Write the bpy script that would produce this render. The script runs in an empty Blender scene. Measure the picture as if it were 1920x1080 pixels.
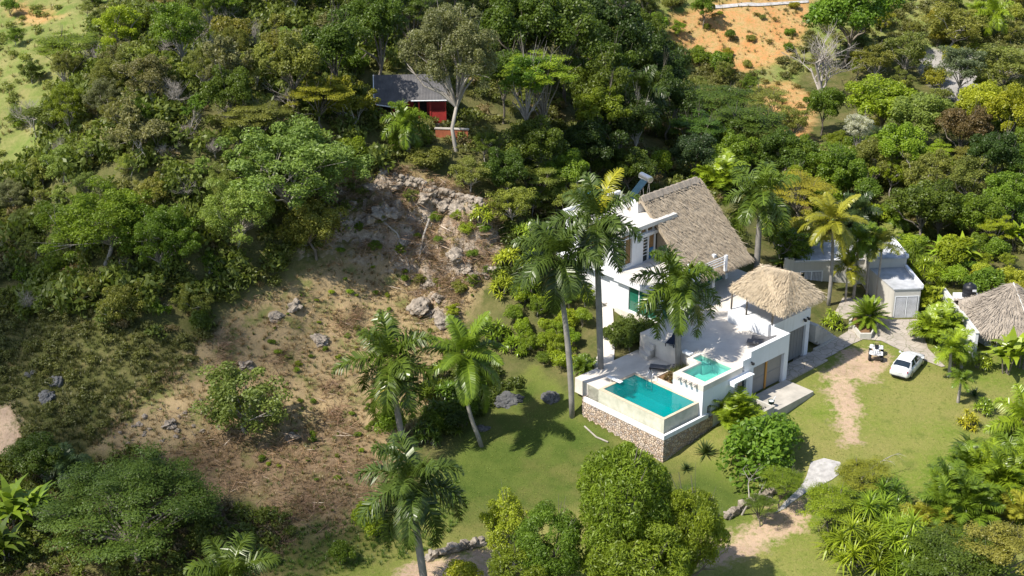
import bpy, bmesh, math, random
import numpy as np
from math import radians as R, sin, cos, pi, atan2, hypot
from mathutils import Vector, Matrix

# ------------------------------------------------------------------ camera, light, exposure
sc = bpy.context.scene
COL = sc.collection
F, PITCH, H = 2800.0, R(23.94), 58.0
cd = bpy.data.cameras.new('camera'); cam = bpy.data.objects.new('camera', cd); COL.objects.link(cam)
cam.location = (0, 0, H); cam.rotation_euler = (R(90) - PITCH, 0, 0)
cd.sensor_width = 36.0; cd.lens = 36.0 * F / 1920.0; cd.clip_start = 1; cd.clip_end = 6000
sc.camera = cam

SUN_EL, SUN_AZ = R(52), atan2(-0.50, -0.87)          # where the sun stands (azimuth from +X)
world = bpy.data.worlds.new('World'); sc.world = world; world.use_nodes = True
wn = world.node_tree.nodes; wl = world.node_tree.links
sky = wn.new('ShaderNodeTexSky'); sky.sky_type = 'NISHITA'; sky.sun_disc = False
sky.sun_elevation = SUN_EL; sky.sun_rotation = R(90) - SUN_AZ
wl.new(sky.outputs[0], wn['Background'].inputs[0]); wn['Background'].inputs[1].default_value = 0.125
sd = bpy.data.lights.new('sun', 'SUN'); sd.energy = 4.7; sd.angle = R(0.5); sd.color = (1.0, 0.94, 0.84)
sun = bpy.data.objects.new('sun', sd); COL.objects.link(sun)
sv = Vector((cos(SUN_EL) * cos(SUN_AZ), cos(SUN_EL) * sin(SUN_AZ), sin(SUN_EL)))
sun.rotation_euler = sv.to_track_quat('Z', 'Y').to_euler(); sun.location = sv * 300
sc.view_settings.view_transform = 'Standard'; sc.view_settings.look = 'None'
sc.view_settings.exposure = 0.64; sc.view_settings.gamma = 1.0
sc.render.engine = 'CYCLES'
sc.cycles.max_bounces = 6; sc.cycles.transparent_max_bounces = 12
sc.cycles.diffuse_bounces = 3; sc.cycles.glossy_bounces = 3; sc.cycles.transmission_bounces = 4

rng = np.random.default_rng(7)
random.seed(7)

# ------------------------------------------------------------------ where a sight line meets the land
CO = np.array([0, 0, H])
def ray(u, v):
    dx = (u - 960) / F; dy = -(v - 540) / F
    return np.array([dx, cos(PITCH) + dy * sin(PITCH), -sin(PITCH) + dy * cos(PITCH)])
def atz(u, v, z):
    d = ray(u, v); t = (z - H) / d[2]; p = CO + t * d; return p[0], p[1], z

def vnoise(x, y, seed=0):
    tab = np.random.default_rng(100 + seed).random((256, 256))
    xi = np.floor(x).astype(int); yi = np.floor(y).astype(int); fx = x - xi; fy = y - yi
    fx = fx * fx * (3 - 2 * fx); fy = fy * fy * (3 - 2 * fy)
    g = lambda a, b: tab[a % 256, b % 256]
    return ((g(xi, yi) * (1 - fx) + g(xi + 1, yi) * fx) * (1 - fy) + (g(xi, yi + 1) * (1 - fx) + g(xi + 1, yi + 1) * fx) * fy) * 2 - 1
def fbm(x, y, seed=0, o=4):
    s = 0; a = 1; 
    for k in range(o):
        s = s + a * vnoise(x * 2 ** k, y * 2 ** k, seed + k); a *= .5
    return s

# villa axes: a runs away to the upper right of the photo, b towards the lower right
YAW = R(43.02); VO = np.array([11.76, 101.57])
VA = np.array([cos(YAW), sin(YAW)]); VB = np.array([sin(YAW), -cos(YAW)])
def vw(a, b): p = VO + a * VA + b * VB; return p[0], p[1]

CTRL = [(1523,737,.05),(1461,783,-.65),(1690,700,.2),(1640,670,.25),(1760,740,.1),(1650,620,.35),(1560,650,.3),(1700,850,-.7),
(1600,870,-.9),(1800,850,-.6),(1540,880,-1.0),(1244,872,-1.67),(1095,783,-1.0),(1000,800,-1.5),(900,840,-1.9),(960,900,-2.2),
(1100,900,-2.0),(1350,930,-1.6),(1330,860,-1.2),(1450,990,-2.0),(1600,1000,-1.8),(1800,1000,-1.5),(1900,900,-.8),(850,1050,-2.8),
(700,1060,-3.0),(1100,1060,-2.8),(1500,1075,-2.3),(1900,1075,-2),(1850,700,.1),(1900,620,.3),(1830,560,.5),(1900,500,.6),(1700,450,.6),
(1580,600,.4),(1600,400,1),(1800,400,1.2),(1900,350,2),(1700,330,1.5),(1500,350,1.6),(1500,440,1.2),(1440,440,2.6),(1400,480,3.2),
(1360,522,3.3),(1300,470,3.3),(1240,520,3.3),(1200,560,3.2),(1480,660,.3),(1520,650,.3),(1127,690,1.7),(1137,640,2.2),(1130,600,2.9),(1125,572,3.3),(1100,555,4.2),
(1092,735,.7),(1073,785,-1.0),(1060,730,-.1),(1040,660,1.0),(1050,700,.3),(1000,650,1.2),(950,560,4),(1000,500,5.2),(1080,450,6),
(1150,470,4.2),(1200,420,4),(1000,400,7.2),(1100,330,7.5),(1200,300,5),(1300,280,3),(1000,300,11),(900,250,14),(870,740,-.8),(800,620,1.5),(900,650,.6),
(780,520,4.4),(780,430,7.2),(780,350,11.2),(860,440,7.8),(870,380,9.8),(870,520,4.6),(700,520,4.6),(700,450,7.0),(700,380,10.5),(640,450,7.2),(760,300,12.5),
(770,240,13.5),(700,235,13.5),(850,260,13),(760,150,16),(760,100,17.5),(760,50,18.5),(760,0,19),(600,600,3),(450,700,1.5),
(600,800,-1),(400,900,-2.2),(200,1000,-3),(100,850,-1),(50,780,.5),(150,680,3),(250,600,5),(300,500,8),(300,400,11.5),(300,300,15),
(300,200,18),(300,100,20),(300,50,20.5),(300,0,21),(50,400,9),(50,300,11),(50,230,12),(50,100,15),(50,30,17),(50,0,18),(50,550,5),
(500,200,17.5),(500,300,14.5),(500,400,10.5),(500,500,7),(500,100,19),(500,0,20.5),(620,400,10),(950,100,16),(1000,0,16),(1000,200,13),
(1100,100,11),(1100,200,8.5),(1100,0,13),(1200,200,4),(1200,100,6),(1200,30,9),(1300,100,4.5),(1400,110,4),(1400,60,6.5),(1400,0,9.5),
(1400,200,2.5),(1550,160,3),(1650,100,4.5),(1650,20,8),(1750,110,4.5),(1800,150,3.5),(1900,100,5.5),(1900,0,9),(1780,0,9),(1600,300,1.5),
(1800,300,2),(1900,250,3),(1400,300,2),(600,1060,-3.2),(300,1075,-3.6),(30,1000,-2.6),(30,900,-1.5)]
_c = np.array([atz(*c) for c in CTRL])
_n = len(_c)
_d = np.hypot(_c[:, None, 0] - _c[None, :, 0], _c[:, None, 1] - _c[None, :, 1])
_M = np.zeros((_n + 3, _n + 3)); _M[:_n, :_n] = -_d + np.eye(_n) * 1.2
_M[:_n, _n] = 1; _M[:_n, _n + 1] = _c[:, 0] / 100; _M[:_n, _n + 2] = _c[:, 1] / 100
_M[_n:, :_n] = _M[:_n, _n:].T
_w = np.linalg.solve(_M, np.r_[_c[:, 2], 0, 0, 0])
def hbase(x, y):
    x = np.asarray(x, float); y = np.asarray(y, float); sh = x.shape
    x = x.ravel(); y = y.ravel(); out = np.empty(len(x))
    for s in range(0, len(x), 40000):
        xs, ys = x[s:s + 40000], y[s:s + 40000]
        out[s:s + 40000] = -np.hypot(xs[:, None] - _c[None, :, 0], ys[:, None] - _c[None, :, 1]) @ _w[:_n] + _w[_n] + xs / 100 * _w[_n + 1] + ys / 100 * _w[_n + 2]
    return out.reshape(sh)

def sdist(poly, x, y):                                   # signed distance, positive inside
    x = np.asarray(x, float); y = np.asarray(y, float)
    d = np.full(x.shape, 1e9); ins = np.zeros(x.shape, bool)
    for i in range(len(poly)):
        ax, ay = poly[i]; bx, by = poly[(i + 1) % len(poly)]
        ex, ey = bx - ax, by - ay
        t = np.clip(((x - ax) * ex + (y - ay) * ey) / (ex * ex + ey * ey + 1e-9), 0, 1)
        d = np.minimum(d, np.hypot(x - ax - t * ex, y - ay - t * ey))
        c = ((ay > y) != (by > y)) & (x < ex * (y - ay) / (by - ay + 1e-12) + ax)
        ins ^= c
    return np.where(ins, d, -d)

def gbase(u, v):
    d = ray(u, v); t = np.linspace(60, 420, 721)
    x, y, z = t * d[0], t * d[1], H + t * d[2]
    h = hbase(x, y); k = int(np.argmax(h > z)) or 720
    return float(x[k]), float(y[k])
def wpoly(px): return [gbase(*p) for p in px]

Z_DRY = wpoly([(560,520),(640,480),(690,400),(730,320),(800,330),(900,375),(960,440),(930,520),(880,590),(840,680),(810,760),(770,850),(700,960),(620,1010),(540,985),(470,930),(400,900),(280,865),(170,850),(230,760),(350,660),(440,585)])
Z_SOIL = wpoly([(420,790),(520,830),(640,760),(700,800),(720,900),(650,980),(560,985),(470,930),(380,960),(280,960),(300,860)])
Z_CLIFF = wpoly([(560,470),(600,380),(690,310),(740,320),(880,370),(940,430),(930,500),(880,520),(850,600),(780,610),(760,520),(700,480),(640,470)])
Z_CLAY = wpoly([(1255,25),(1330,5),(1530,-5),(1520,60),(1480,110),(1400,140),(1300,120),(1250,70)])
Z_CLAY3 = wpoly([(20,5),(90,15),(120,45),(70,60),(20,40)])
Z_CLAY2 = wpoly([(1410,160),(1480,150),(1540,190),(1520,265),(1470,260),(1430,200)])
Z_FIELD = wpoly([(-60,-30),(230,-20),(180,40),(150,110),(110,140),(90,200),(90,260),(30,310),(-60,330)])
Z_FIELD2 = wpoly([(1130,-40),(1920,-40),(1990,-30),(1960,60),(1900,130),(1800,140),(1700,90),(1500,140),(1480,270),(1420,260),(1300,140),(1180,60)])
Z_LAWN = wpoly([(905,760),(1000,690),(1100,780),(1240,860),(1330,770),(1480,700),(1560,650),(1640,600),(1900,640),(1990,660),(1990,1140),(560,1140),(620,1060),(700,990),(800,940),(860,860)])
Z_GARD = wpoly([(940,430),(1085,430),(1110,540),(1105,640),(1075,720),(1020,690),(930,760),(840,830),(790,800),(880,640),(930,560)])
Z_FOREST = wpoly([(-200,-60),(1180,-60),(1290,120),(1420,190),(1480,250),(1640,330),(1990,140),(1990,470),(1760,520),(1500,470),(1380,470),(1080,430),(960,420),(880,360),(740,310),(680,390),(560,520),(430,590),(340,660),(150,610),(-200,570)])
Z_PATH = wpoly([(690,1130),(770,1062),(850,1035),(905,1040),(960,1030),(1010,1050),(980,1130)])
Z_PATH2 = wpoly([(1300,1040),(1370,1010),(1440,965),(1490,935),(1530,950),(1500,1000),(1400,1045),(1300,1075)])
Z_DIRT = wpoly([(1580,660),(1640,650),(1672,680),(1640,715),(1600,720),(1612,770),(1608,830),(1585,835),(1572,790),(1552,740),(1545,700)])
Z_TRACK = wpoly([(1680,800),(1760,760),(1790,800),(1740,860),(1650,880)])
Z_ROADR = wpoly([(1715,110),(1745,92),(1830,105),(1860,150),(1850,190),(1800,195),(1740,160)])
Z_BAREC = wpoly([(-60,760),(20,770),(45,820),(10,860),(-60,870)])

def vab(x, y):
    dx = x - VO[0]; dy = y - VO[1]
    return dx * VA[0] + dy * VA[1], dx * VB[0] + dy * VB[1]

def hz(x, y):
    x = np.asarray(x, float); y = np.asarray(y, float)
    z = hbase(x, y)
    fo = np.clip(sdist(Z_FOREST, x, y) / 5 + .2, 0, 1); cl = np.clip(sdist(Z_CLIFF, x, y) / 2.5 + .4, 0, 1)
    dr = np.clip(sdist(Z_DRY, x, y) / 3 + .3, 0, 1)
    z = z + fo * 1.0 * fbm(x / 9, y / 9, 3) + dr * .35 * fbm(x / 3.2, y / 3.2, 9, 5)
    rock = fbm(x / 3.0, y / 3.0, 21, 5)
    z = z + cl * (1.7 * np.abs(rock) + .9 * np.abs(fbm(x / 1.3, y / 1.3, 31, 4)) - .8)
    z = z + .05 * fbm(x / 4, y / 4, 40, 2)
    a, b = vab(x, y)
    def cap(z, a0, a1, b0, b1, lev, soft=.6):
        d = np.minimum(np.minimum(a - a0, a1 - a), np.minimum(b - b0, b1 - b))
        return np.where(d > 0, np.minimum(z, lev), np.where(d > -soft, np.minimum(z, lev + (-d) / soft * 3), z))
    z = cap(z, -.5, 7.3, -7.9, .5, -1.4, .05)
    z = cap(z, -.3, 7.5, -9.3, .4, 1.6, .2)
    z = cap(z, 7.4, 23.5, -9.3, .5, 3.1, .2)
    z = cap(z, 3.9, 14.4, -6, .5, .1, .1)
    z = cap(z, 14.4, 20, -5, -1.1, .1, .1)
    z = cap(z, 9.6, 22.6, -22, -9, 3.1, .8)
    z = cap(z, 9.5, 20, .3, 3.6, .22, .6)
    cx, cy = CAB; d = np.hypot(x - cx, y - cy - 1.5); z = np.where(d < 7, np.minimum(z, CABZ + np.clip(d - 4.3, 0, 9) * .8), z)
    return z
CAB = gbase(772, 238); CABZ = float(hbase(*CAB)) - .1

def ground(u, v):
    d = ray(u, v); t = np.linspace(60, 420, 361)
    h = hz(t * d[0], t * d[1]); k = int(np.argmax(h > H + t * d[2])) or 360
    lo = t[k - 1]; tt = np.linspace(lo, t[k], 9)
    h = hz(tt * d[0], tt * d[1]); k = int(np.argmax(h > H + tt * d[2])) or 8
    p = CO + tt[k] * d
    return float(p[0]), float(p[1]), float(h[k])
def above(u, v, hc):                                     # the spot on the land whose point hc metres up is seen at u, v
    d = ray(u, v); t = np.linspace(60, 420, 541)
    h = hz(t * d[0], t * d[1]) + hc; k = int(np.argmax(h > H + t * d[2])) or 540
    return float(t[k] * d[0]), float(t[k] * d[1]), float(h[k] - hc), float(t[k])
def topof(g, u, v):                                      # the point seen at u, v that stands at the depth of g
    d = ray(u, v); t = g[1] / d[1]; p = CO + t * d
    return Vector(p)

# ------------------------------------------------------------------ materials
class N:                                                 # small node helper
    def __init__(s, name):
        s.m = bpy.data.materials.new(name); s.m.use_nodes = True; s.t = s.m.node_tree
        s.p = s.t.nodes['Principled BSDF']; s.o = s.t.nodes['Material Output']
    def n(s, typ, **kw):
        x = s.t.nodes.new(typ)
        for k, v in kw.items(): setattr(x, k, v)
        return x
    def l(s, a, b): s.t.links.new(a, b)
    def noise(s, scale, detail=4, rough=.6, vec=None, dist=0):
        x = s.n('ShaderNodeTexNoise'); x.inputs['Scale'].default_value = scale; x.inputs['Detail'].default_value = detail
        x.inputs['Roughness'].default_value = rough; x.inputs['Distortion'].default_value = dist
        if vec is not None: s.l(vec, x.inputs['Vector'])
        return x.outputs['Fac']
    def mapr(s, v, a, b, c=0, d=1):
        x = s.n('ShaderNodeMapRange'); x.inputs[1].default_value = a; x.inputs[2].default_value = b
        x.inputs[3].default_value = c; x.inputs[4].default_value = d; s.l(v, x.inputs[0]); return x.outputs[0]
    def math(s, op, a, b=None, c=None):
        x = s.n('ShaderNodeMath', operation=op)
        for i, q in enumerate((a, b, c)):
            if q is None: continue
            if isinstance(q, (int, float)): x.inputs[i].default_value = q
            else: s.l(q, x.inputs[i])
        return x.outputs[0]
    def mix(s, f, a, b, mode='MIX'):
        x = s.n('ShaderNodeMix', data_type='RGBA', blend_type=mode)
        for i, q in ((0, f), (6, a), (7, b)):
            if isinstance(q, (int, float)): x.inputs[i].default_value = q
            elif isinstance(q, tuple): x.inputs[i].default_value = (*q[:3], 1)
            else: s.l(q, x.inputs[i])
        return x.outputs[2]
    def pos(s): return s.n('ShaderNodeNewGeometry').outputs['Position']
    def obj(s): return s.n('ShaderNodeTexCoord').outputs['Object']
    def bump(s, h, strength=.4, dist=.05):
        x = s.n('ShaderNodeBump'); x.inputs['Strength'].default_value = strength; x.inputs['Distance'].default_value = dist
        s.l(h, x.inputs['Height']); s.l(x.outputs[0], s.p.inputs['Normal'])

def plain(name, col, rough=.6, var=.25, scale=3.0, metal=0.0, bump=.2, spec=.4, col2=None):
    k = N(name); v = k.obj()
    f = k.mapr(k.noise(scale, 6, .65, v), .3, .7)
    c2 = col2 or tuple(c * (1 - var) for c in col)
    k.l(k.mix(f, c2, col), k.p.inputs['Base Color'])
    k.p.inputs['Roughness'].default_value = rough; k.p.inputs['Metallic'].default_value = metal
    k.p.inputs['Specular IOR Level'].default_value = spec
    if bump: k.bump(k.noise(scale * 8, 4, .6, v), bump, .02)
    return k.m

def leafmat(name, trans=.4, rough=.45):
    k = N(name); oi = k.n('ShaderNodeObjectInfo').outputs['Color']
    at = k.n('ShaderNodeAttribute', attribute_name='v').outputs['Fac']
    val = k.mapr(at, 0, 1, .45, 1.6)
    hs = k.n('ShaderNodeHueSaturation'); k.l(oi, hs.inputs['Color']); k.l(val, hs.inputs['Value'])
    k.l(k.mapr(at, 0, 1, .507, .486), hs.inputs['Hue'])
    k.l(hs.outputs[0], k.p.inputs['Base Color']); k.p.inputs['Roughness'].default_value = rough
    k.p.inputs['Specular IOR Level'].default_value = .35
    tr = k.n('ShaderNodeBsdfTranslucent'); g = k.mix(1.0, hs.outputs[0], (1.25, 1.3, .5), 'MULTIPLY'); k.l(g, tr.inputs['Color'])
    mx = k.n('ShaderNodeMixShader'); mx.inputs[0].default_value = trans
    k.l(k.p.outputs[0], mx.inputs[1]); k.l(tr.outputs[0], mx.inputs[2]); k.l(mx.outputs[0], k.o.inputs[0])
    return k.m
M = {}
M['leaf'] = leafmat('foliage'); M['frond'] = leafmat('palm_frond', .22, .33)
M['bark'] = plain('bark', (.22, .19, .15), .9, .5, 2.5)
M['palebark'] = plain('pale_bark', (.42, .38, .33), .9, .45, 2.0)
M['palmbark'] = plain('palm_bark', (.30, .28, .25), .9, .4, 1.2)
M['shaft'] = plain('crownshaft', (.16, .25, .05), .5, .35, 1.5)
def weathered(name, col, stain):
    k = N(name); v = k.obj(); mp = k.n('ShaderNodeMapping'); mp.inputs['Scale'].default_value = (2.6, 2.6, .22); k.l(v, mp.inputs['Vector'])
    s1 = k.mapr(k.noise(1.6, 5, .7, mp.outputs[0]), .52, .78); s2 = k.mapr(k.noise(.9, 6, .7, v), .45, .75)
    c = k.mix(k.math('MULTIPLY', s1, .38), col, stain); c = k.mix(k.math('MULTIPLY', s2, .28), c, tuple(q * .72 for q in col))
    k.l(c, k.p.inputs['Base Color']); k.p.inputs['Roughness'].default_value = .8; k.p.inputs['Specular IOR Level'].default_value = .3
    k.bump(k.noise(6, 5, .7, v), .15, .02); return k.m
M['white'] = weathered('white_wall', (.70, .71, .73), (.36, .34, .30)); M['greyplaster'] = weathered('grey_plaster', (.50, .48, .43), (.24, .23, .20))
M['doorwarm'] = weathered('garage_door_taupe', (.27, .25, .225), (.16, .15, .135))
M['offwhite'] = plain('weathered_roof', (.66, .63, .58), .85, .32, .5, col2=(.45, .43, .40))
M['concrete'] = plain('concrete', (.50, .46, .40), .9, .35, .7, col2=(.30, .28, .24))
M['deck'] = plain('terrace_stone', (.72, .66, .58), .85, .3, .55, col2=(.52, .475, .42))
M['coping'] = plain('coping', (.62, .50, .36), .8, .25, 1.5)
M['travertine'] = plain('pool_shell', (.62, .60, .50), .8, .3, 1.2, col2=(.40, .41, .32))
M['greyroof'] = plain('grey_flat_roof', (.55, .56, .58), .9, .4, .6, col2=(.26, .27, .28))
M['door'] = plain('garage_door_grey', (.20, .20, .195), .6, .12, 2)
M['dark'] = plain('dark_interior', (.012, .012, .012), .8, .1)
M['black'] = plain('black_plastic', (.015, .016, .02), .45, .2)
M['blue'] = plain('blue_plastic', (.02, .16, .42), .45, .2)
M['navy'] = plain('navy_fabric', (.012, .02, .045), .8, .2)
M['greyfab'] = plain('grey_fabric', (.13, .13, .14), .85, .2)
M['metal'] = plain('metal', (.6, .6, .62), .3, .1, metal=.9, bump=0)
M['wood'] = plain('wood', (.30, .17, .07), .7, .4, 4)
M['orangewood'] = plain('varnished_post', (.50, .24, .05), .6, .2, 4)
M['red'] = plain('red_paint', (.40, .035, .03), .7, .3, 2)
M['terracotta'] = plain('terracotta_wall', (.42, .13, .06), .9, .45, 2.5)
M['rock'] = plain('limestone', (.42, .36, .29), .95, .6, 1.6, col2=(.11, .09, .07), bump=1.0)
M['darkrock'] = plain('dark_rock', (.13, .13, .13), .95, .5, 1.5, bump=.8)
M['soil'] = plain('planter_soil', (.24, .14, .07), .95, .4, 3)
M['paper'] = plain('white_plastic', (.75, .77, .79), .4, .08, bump=0)
M['rubber'] = plain('tyre_rubber', (.02, .02, .02), .85, .2)
M['yellow'] = plain('dry_spathe', (.45, .28, .05), .8, .3, 3)
def glassy(name, col, rough=.05, spec=.7):
    k = N(name); k.p.inputs['Base Color'].default_value = (*col, 1); k.p.inputs['Roughness'].default_value = rough
    k.p.inputs['Specular IOR Level'].default_value = spec
    f = k.mapr(k.noise(2.0, 3, .5, k.obj()), .3, .7); k.l(k.mix(f, tuple(c * .7 for c in col), col), k.p.inputs['Base Color'])
    return k.m
M['glass'] = glassy('window_glass', (.02, .035, .035)); M['greenglass'] = glassy('green_glass', (.02, .14, .09))
M['aquaglass'] = glassy('aqua_glass', (.20, .55, .58)); M['carglass'] = glassy('car_glass', (.015, .025, .035))
M['carpaint'] = glassy('white_car_paint', (.78, .79, .80), .18, .5)
M['lamp_red'] = glassy('tail_lamp_red', (.35, .01, .01), .2); M['lamp_clear'] = glassy('lamp_clear', (.7, .7, .72), .1)
M['solar'] = glassy('solar_panel', (.02, .045, .07), .2)
M['curtain'] = plain('curtain', (.62, .63, .66), .9, .35, 1.0)

def water(name, tint, deep):
    k = N(name); tr = k.n('ShaderNodeBsdfTransparent'); tr.inputs['Color'].default_value = (*tint, 1)
    gl = k.n('ShaderNodeBsdfGlossy'); gl.inputs['Roughness'].default_value = .02; gl.inputs['Color'].default_value = (1, 1, 1, 1)
    df = k.n('ShaderNodeBsdfDiffuse'); df.inputs['Color'].default_value = (*deep, 1)
    b = k.n('ShaderNodeBump'); b.inputs['Strength'].default_value = .3; b.inputs['Distance'].default_value = .05
    k.l(k.noise(2.2, 3, .5, k.pos()), b.inputs['Height']); k.l(b.outputs[0], gl.inputs['Normal'])
    fr = k.n('ShaderNodeFresnel'); fr.inputs['IOR'].default_value = 1.33; k.l(b.outputs[0], fr.inputs['Normal'])
    m1 = k.n('ShaderNodeMixShader'); m1.inputs[0].default_value = .22; k.l(tr.outputs[0], m1.inputs[1]); k.l(df.outputs[0], m1.inputs[2])
    m2 = k.n('ShaderNodeMixShader'); k.l(fr.outputs[0], m2.inputs[0]); k.l(m1.outputs[0], m2.inputs[1]); k.l(gl.outputs[0], m2.inputs[2])
    k.l(m2.outputs[0], k.o.inputs[0]); return k.m
M['water'] = water('pool_water', (.25, .85, .84), (.0, .33, .33)); M['water2'] = water('plunge_water', (.55, .95, .88), (.10, .48, .42))
M['tile'] = plain('pool_tile', (.02, .38, .40), .4, .15, 1); M['tile2'] = plain('plunge_tile', (.42, .70, .64), .4, .15, 1)

def thatchmat(name, c1, c2):
    k = N(name); v = k.obj(); at = k.n('ShaderNodeAttribute', attribute_name='v').outputs['Fac']
    f = k.mapr(k.noise(1.3, 6, .7, v), .3, .7); g = k.mapr(k.noise(14, 3, .7, v), .3, .7)
    h = k.math('MULTIPLY_ADD', f, .4, k.math('MULTIPLY', g, .35)); h = k.math('MULTIPLY_ADD', at, .35, h)
    k.l(k.mix(h, c2, c1), k.p.inputs['Base Color']); k.p.inputs['Roughness'].default_value = .95; k.p.inputs['Specular IOR Level'].default_value = .1
    k.bump(k.noise(22, 3, .7, v), .6, .05); return k.m
M['thatch'] = thatchmat('grey_thatch', (.50, .42, .315), (.23, .185, .135)); M['thatchnew'] = thatchmat('golden_thatch', (.62, .52, .38), (.36, .28, .18))
M['thatchgrey'] = thatchmat('weathered_thatch', (.44, .38, .31), (.20, .17, .14))

def corrug():
    k = N('corrugated_sheet'); v = k.obj(); w = k.n('ShaderNodeTexWave'); w.inputs['Scale'].default_value = 2.2; w.inputs['Distortion'].default_value = .3
    k.l(v, w.inputs['Vector']); f = k.mapr(k.noise(1.1, 6, .7, v), .3, .7)
    k.l(k.mix(f, (.06, .058, .062), (.125, .12, .12)), k.p.inputs['Base Color']); k.p.inputs['Roughness'].default_value = .75
    k.bump(w.outputs['Fac'], .5, .06); return k.m
M['corrugated'] = corrug()
def stonewall():
    k = N('rubble_stone'); v = k.obj(); x = k.n('ShaderNodeTexVoronoi'); x.inputs['Scale'].default_value = 4.6; k.l(v, x.inputs['Vector'])
    y = k.n('ShaderNodeTexVoronoi', feature='DISTANCE_TO_EDGE'); y.inputs['Scale'].default_value = 4.6; k.l(v, y.inputs['Vector'])
    sep = k.n('ShaderNodeSeparateColor'); k.l(x.outputs['Color'], sep.inputs[0])
    c = k.mix(sep.outputs[0], (.38, .26, .18), (.66, .54, .43)); c = k.mix(k.mapr(sep.outputs[1], .5, 1), c, (.42, .36, .33))
    c = k.mix(k.mapr(y.outputs[0], .03, .08), (.22, .17, .13), c)
    k.l(c, k.p.inputs['Base Color']); k.p.inputs['Roughness'].default_value = .95; k.bump(k.mapr(y.outputs[0], 0, .15), 1.0, .06); return k.m
M['stone'] = stonewall()
def paving():
    k = N('stone_paving'); v = k.pos(); x = k.n('ShaderNodeTexVoronoi', feature='DISTANCE_TO_EDGE'); x.inputs['Scale'].default_value = 1.3; k.l(v, x.inputs['Vector'])
    f = k.mapr(k.noise(.6, 6, .7, v), .3, .7); g = k.mapr(k.noise(6, 4, .7, v), .3, .7)
    c = k.mix(f, (.30, .26, .22), (.50, .44, .38)); c = k.mix(k.math('MULTIPLY', g, .35), c, (.26, .23, .18))
    c = k.mix(k.mapr(x.outputs[0], .01, .045), (.20, .19, .13), c)
    k.l(c, k.p.inputs['Base Color']); k.p.inputs['Roughness'].default_value = .92; k.bump(g, .3, .03); return k.m
M['paving'] = paving()

# ------------------------------------------------------------------ mesh building
class MB:
    def __init__(s, off=(0, 0, 0)): s.v = []; s.f = []; s.off = off
    def add(s, vs, fs):
        b = len(s.v); s.v += [tuple(p) for p in vs]; s.f += [tuple(b + i for i in f) for f in fs]; return s
    def box(s, x0, x1, y0, y1, z0, z1):
        if x0 > x1: x0, x1 = x1, x0
        if y0 > y1: y0, y1 = y1, y0
        return s.add([(x0,y0,z0),(x1,y0,z0),(x1,y1,z0),(x0,y1,z0),(x0,y0,z1),(x1,y0,z1),(x1,y1,z1),(x0,y1,z1)],
                     [(0,3,2,1),(4,5,6,7),(0,1,5,4),(1,2,6,5),(2,3,7,6),(3,0,4,7)])
    def vbox(s, a0, a1, b0, b1, z0, z1): return s.box(a0, a1, -b1, -b0, z0, z1)
    def prism(s, poly, z0, z1, top=None):
        n = len(poly); a = 0.0
        for i in range(n): a += poly[i][0] * poly[(i + 1) % n][1] - poly[(i + 1) % n][0] * poly[i][1]
        if a < 0: poly = poly[::-1]
        t = top or poly
        return s.add([(x, y, z0) for x, y in poly] + [(x, y, z1) for x, y in t],
                     [tuple(range(n))[::-1], tuple(range(n, 2 * n))] + [(i, (i + 1) % n, n + (i + 1) % n, n + i) for i in range(n)])
    def tube(s, pts, rad, n=6, cap=True):
        pts = [Vector(p) for p in pts]; rings = []; b = len(s.v); ref = None
        if not hasattr(rad, '__len__'): rad = [rad] * len(pts)
        for i, p in enumerate(pts):
            t = (pts[min(i + 1, len(pts) - 1)] - pts[max(i - 1, 0)]).normalized()
            if ref is None: ref = Vector((1, 0, 0)) if abs(t.x) < .8 else Vector((0, 1, 0))
            u = t.cross(ref).normalized(); w = t.cross(u); ref = w.cross(t) if False else ref
            for k in range(n):
                q = p + (u * cos(2 * pi * k / n) + w * sin(2 * pi * k / n)) * rad[i]; s.v.append(tuple(q))
        for i in range(len(pts) - 1):
            for k in range(n):
                s.f.append((b + i * n + k, b + i * n + (k + 1) % n, b + (i + 1) * n + (k + 1) % n, b + (i + 1) * n + k))
        if cap:
            s.f.append(tuple(b + k for k in range(n))[::-1]); s.f.append(tuple(b + (len(pts) - 1) * n + k for k in range(n)))
        return s
    def lathe(s, prof, n=24, c=(0, 0, 0), axis='z'):
        b = len(s.v)
        for r, z in prof:
            for k in range(n):
                x, y = r * cos(2 * pi * k / n), r * sin(2 * pi * k / n)
                p = (x, y, z) if axis == 'z' else ((z, x, y) if axis == 'x' else (x, z, y))
                s.v.append((c[0] + p[0], c[1] + p[1], c[2] + p[2]))
        for i in range(len(prof) - 1):
            for k in range(n):
                s.f.append((b + i * n + k, b + i * n + (k + 1) % n, b + (i + 1) * n + (k + 1) % n, b + (i + 1) * n + k))
        return s
    def build(s, name, mat, parent=None, smooth=False, bevel=0, attr=None):
        me = bpy.data.meshes.new(name)
        o = np.array(s.off); vs = [(x - o[0], y - o[1], z - o[2]) for x, y, z in s.v]
        me.from_pydata(vs, [], s.f); me.materials.append(M[mat] if isinstance(mat, str) else mat)
        bm = bmesh.new(); bm.from_mesh(me); bmesh.ops.recalc_face_normals(bm, faces=bm.faces); bm.to_mesh(me); bm.free()
        if smooth: me.polygons.foreach_set('use_smooth', [True] * len(me.polygons))
        ob = bpy.data.objects.new(name, me); COL.objects.link(ob)
        if parent is not None: ob.parent = parent
        if bevel:
            md = ob.modifiers.new('bevel', 'BEVEL'); md.width = bevel; md.segments = 2; md.limit_method = 'ANGLE'
        return ob

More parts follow.
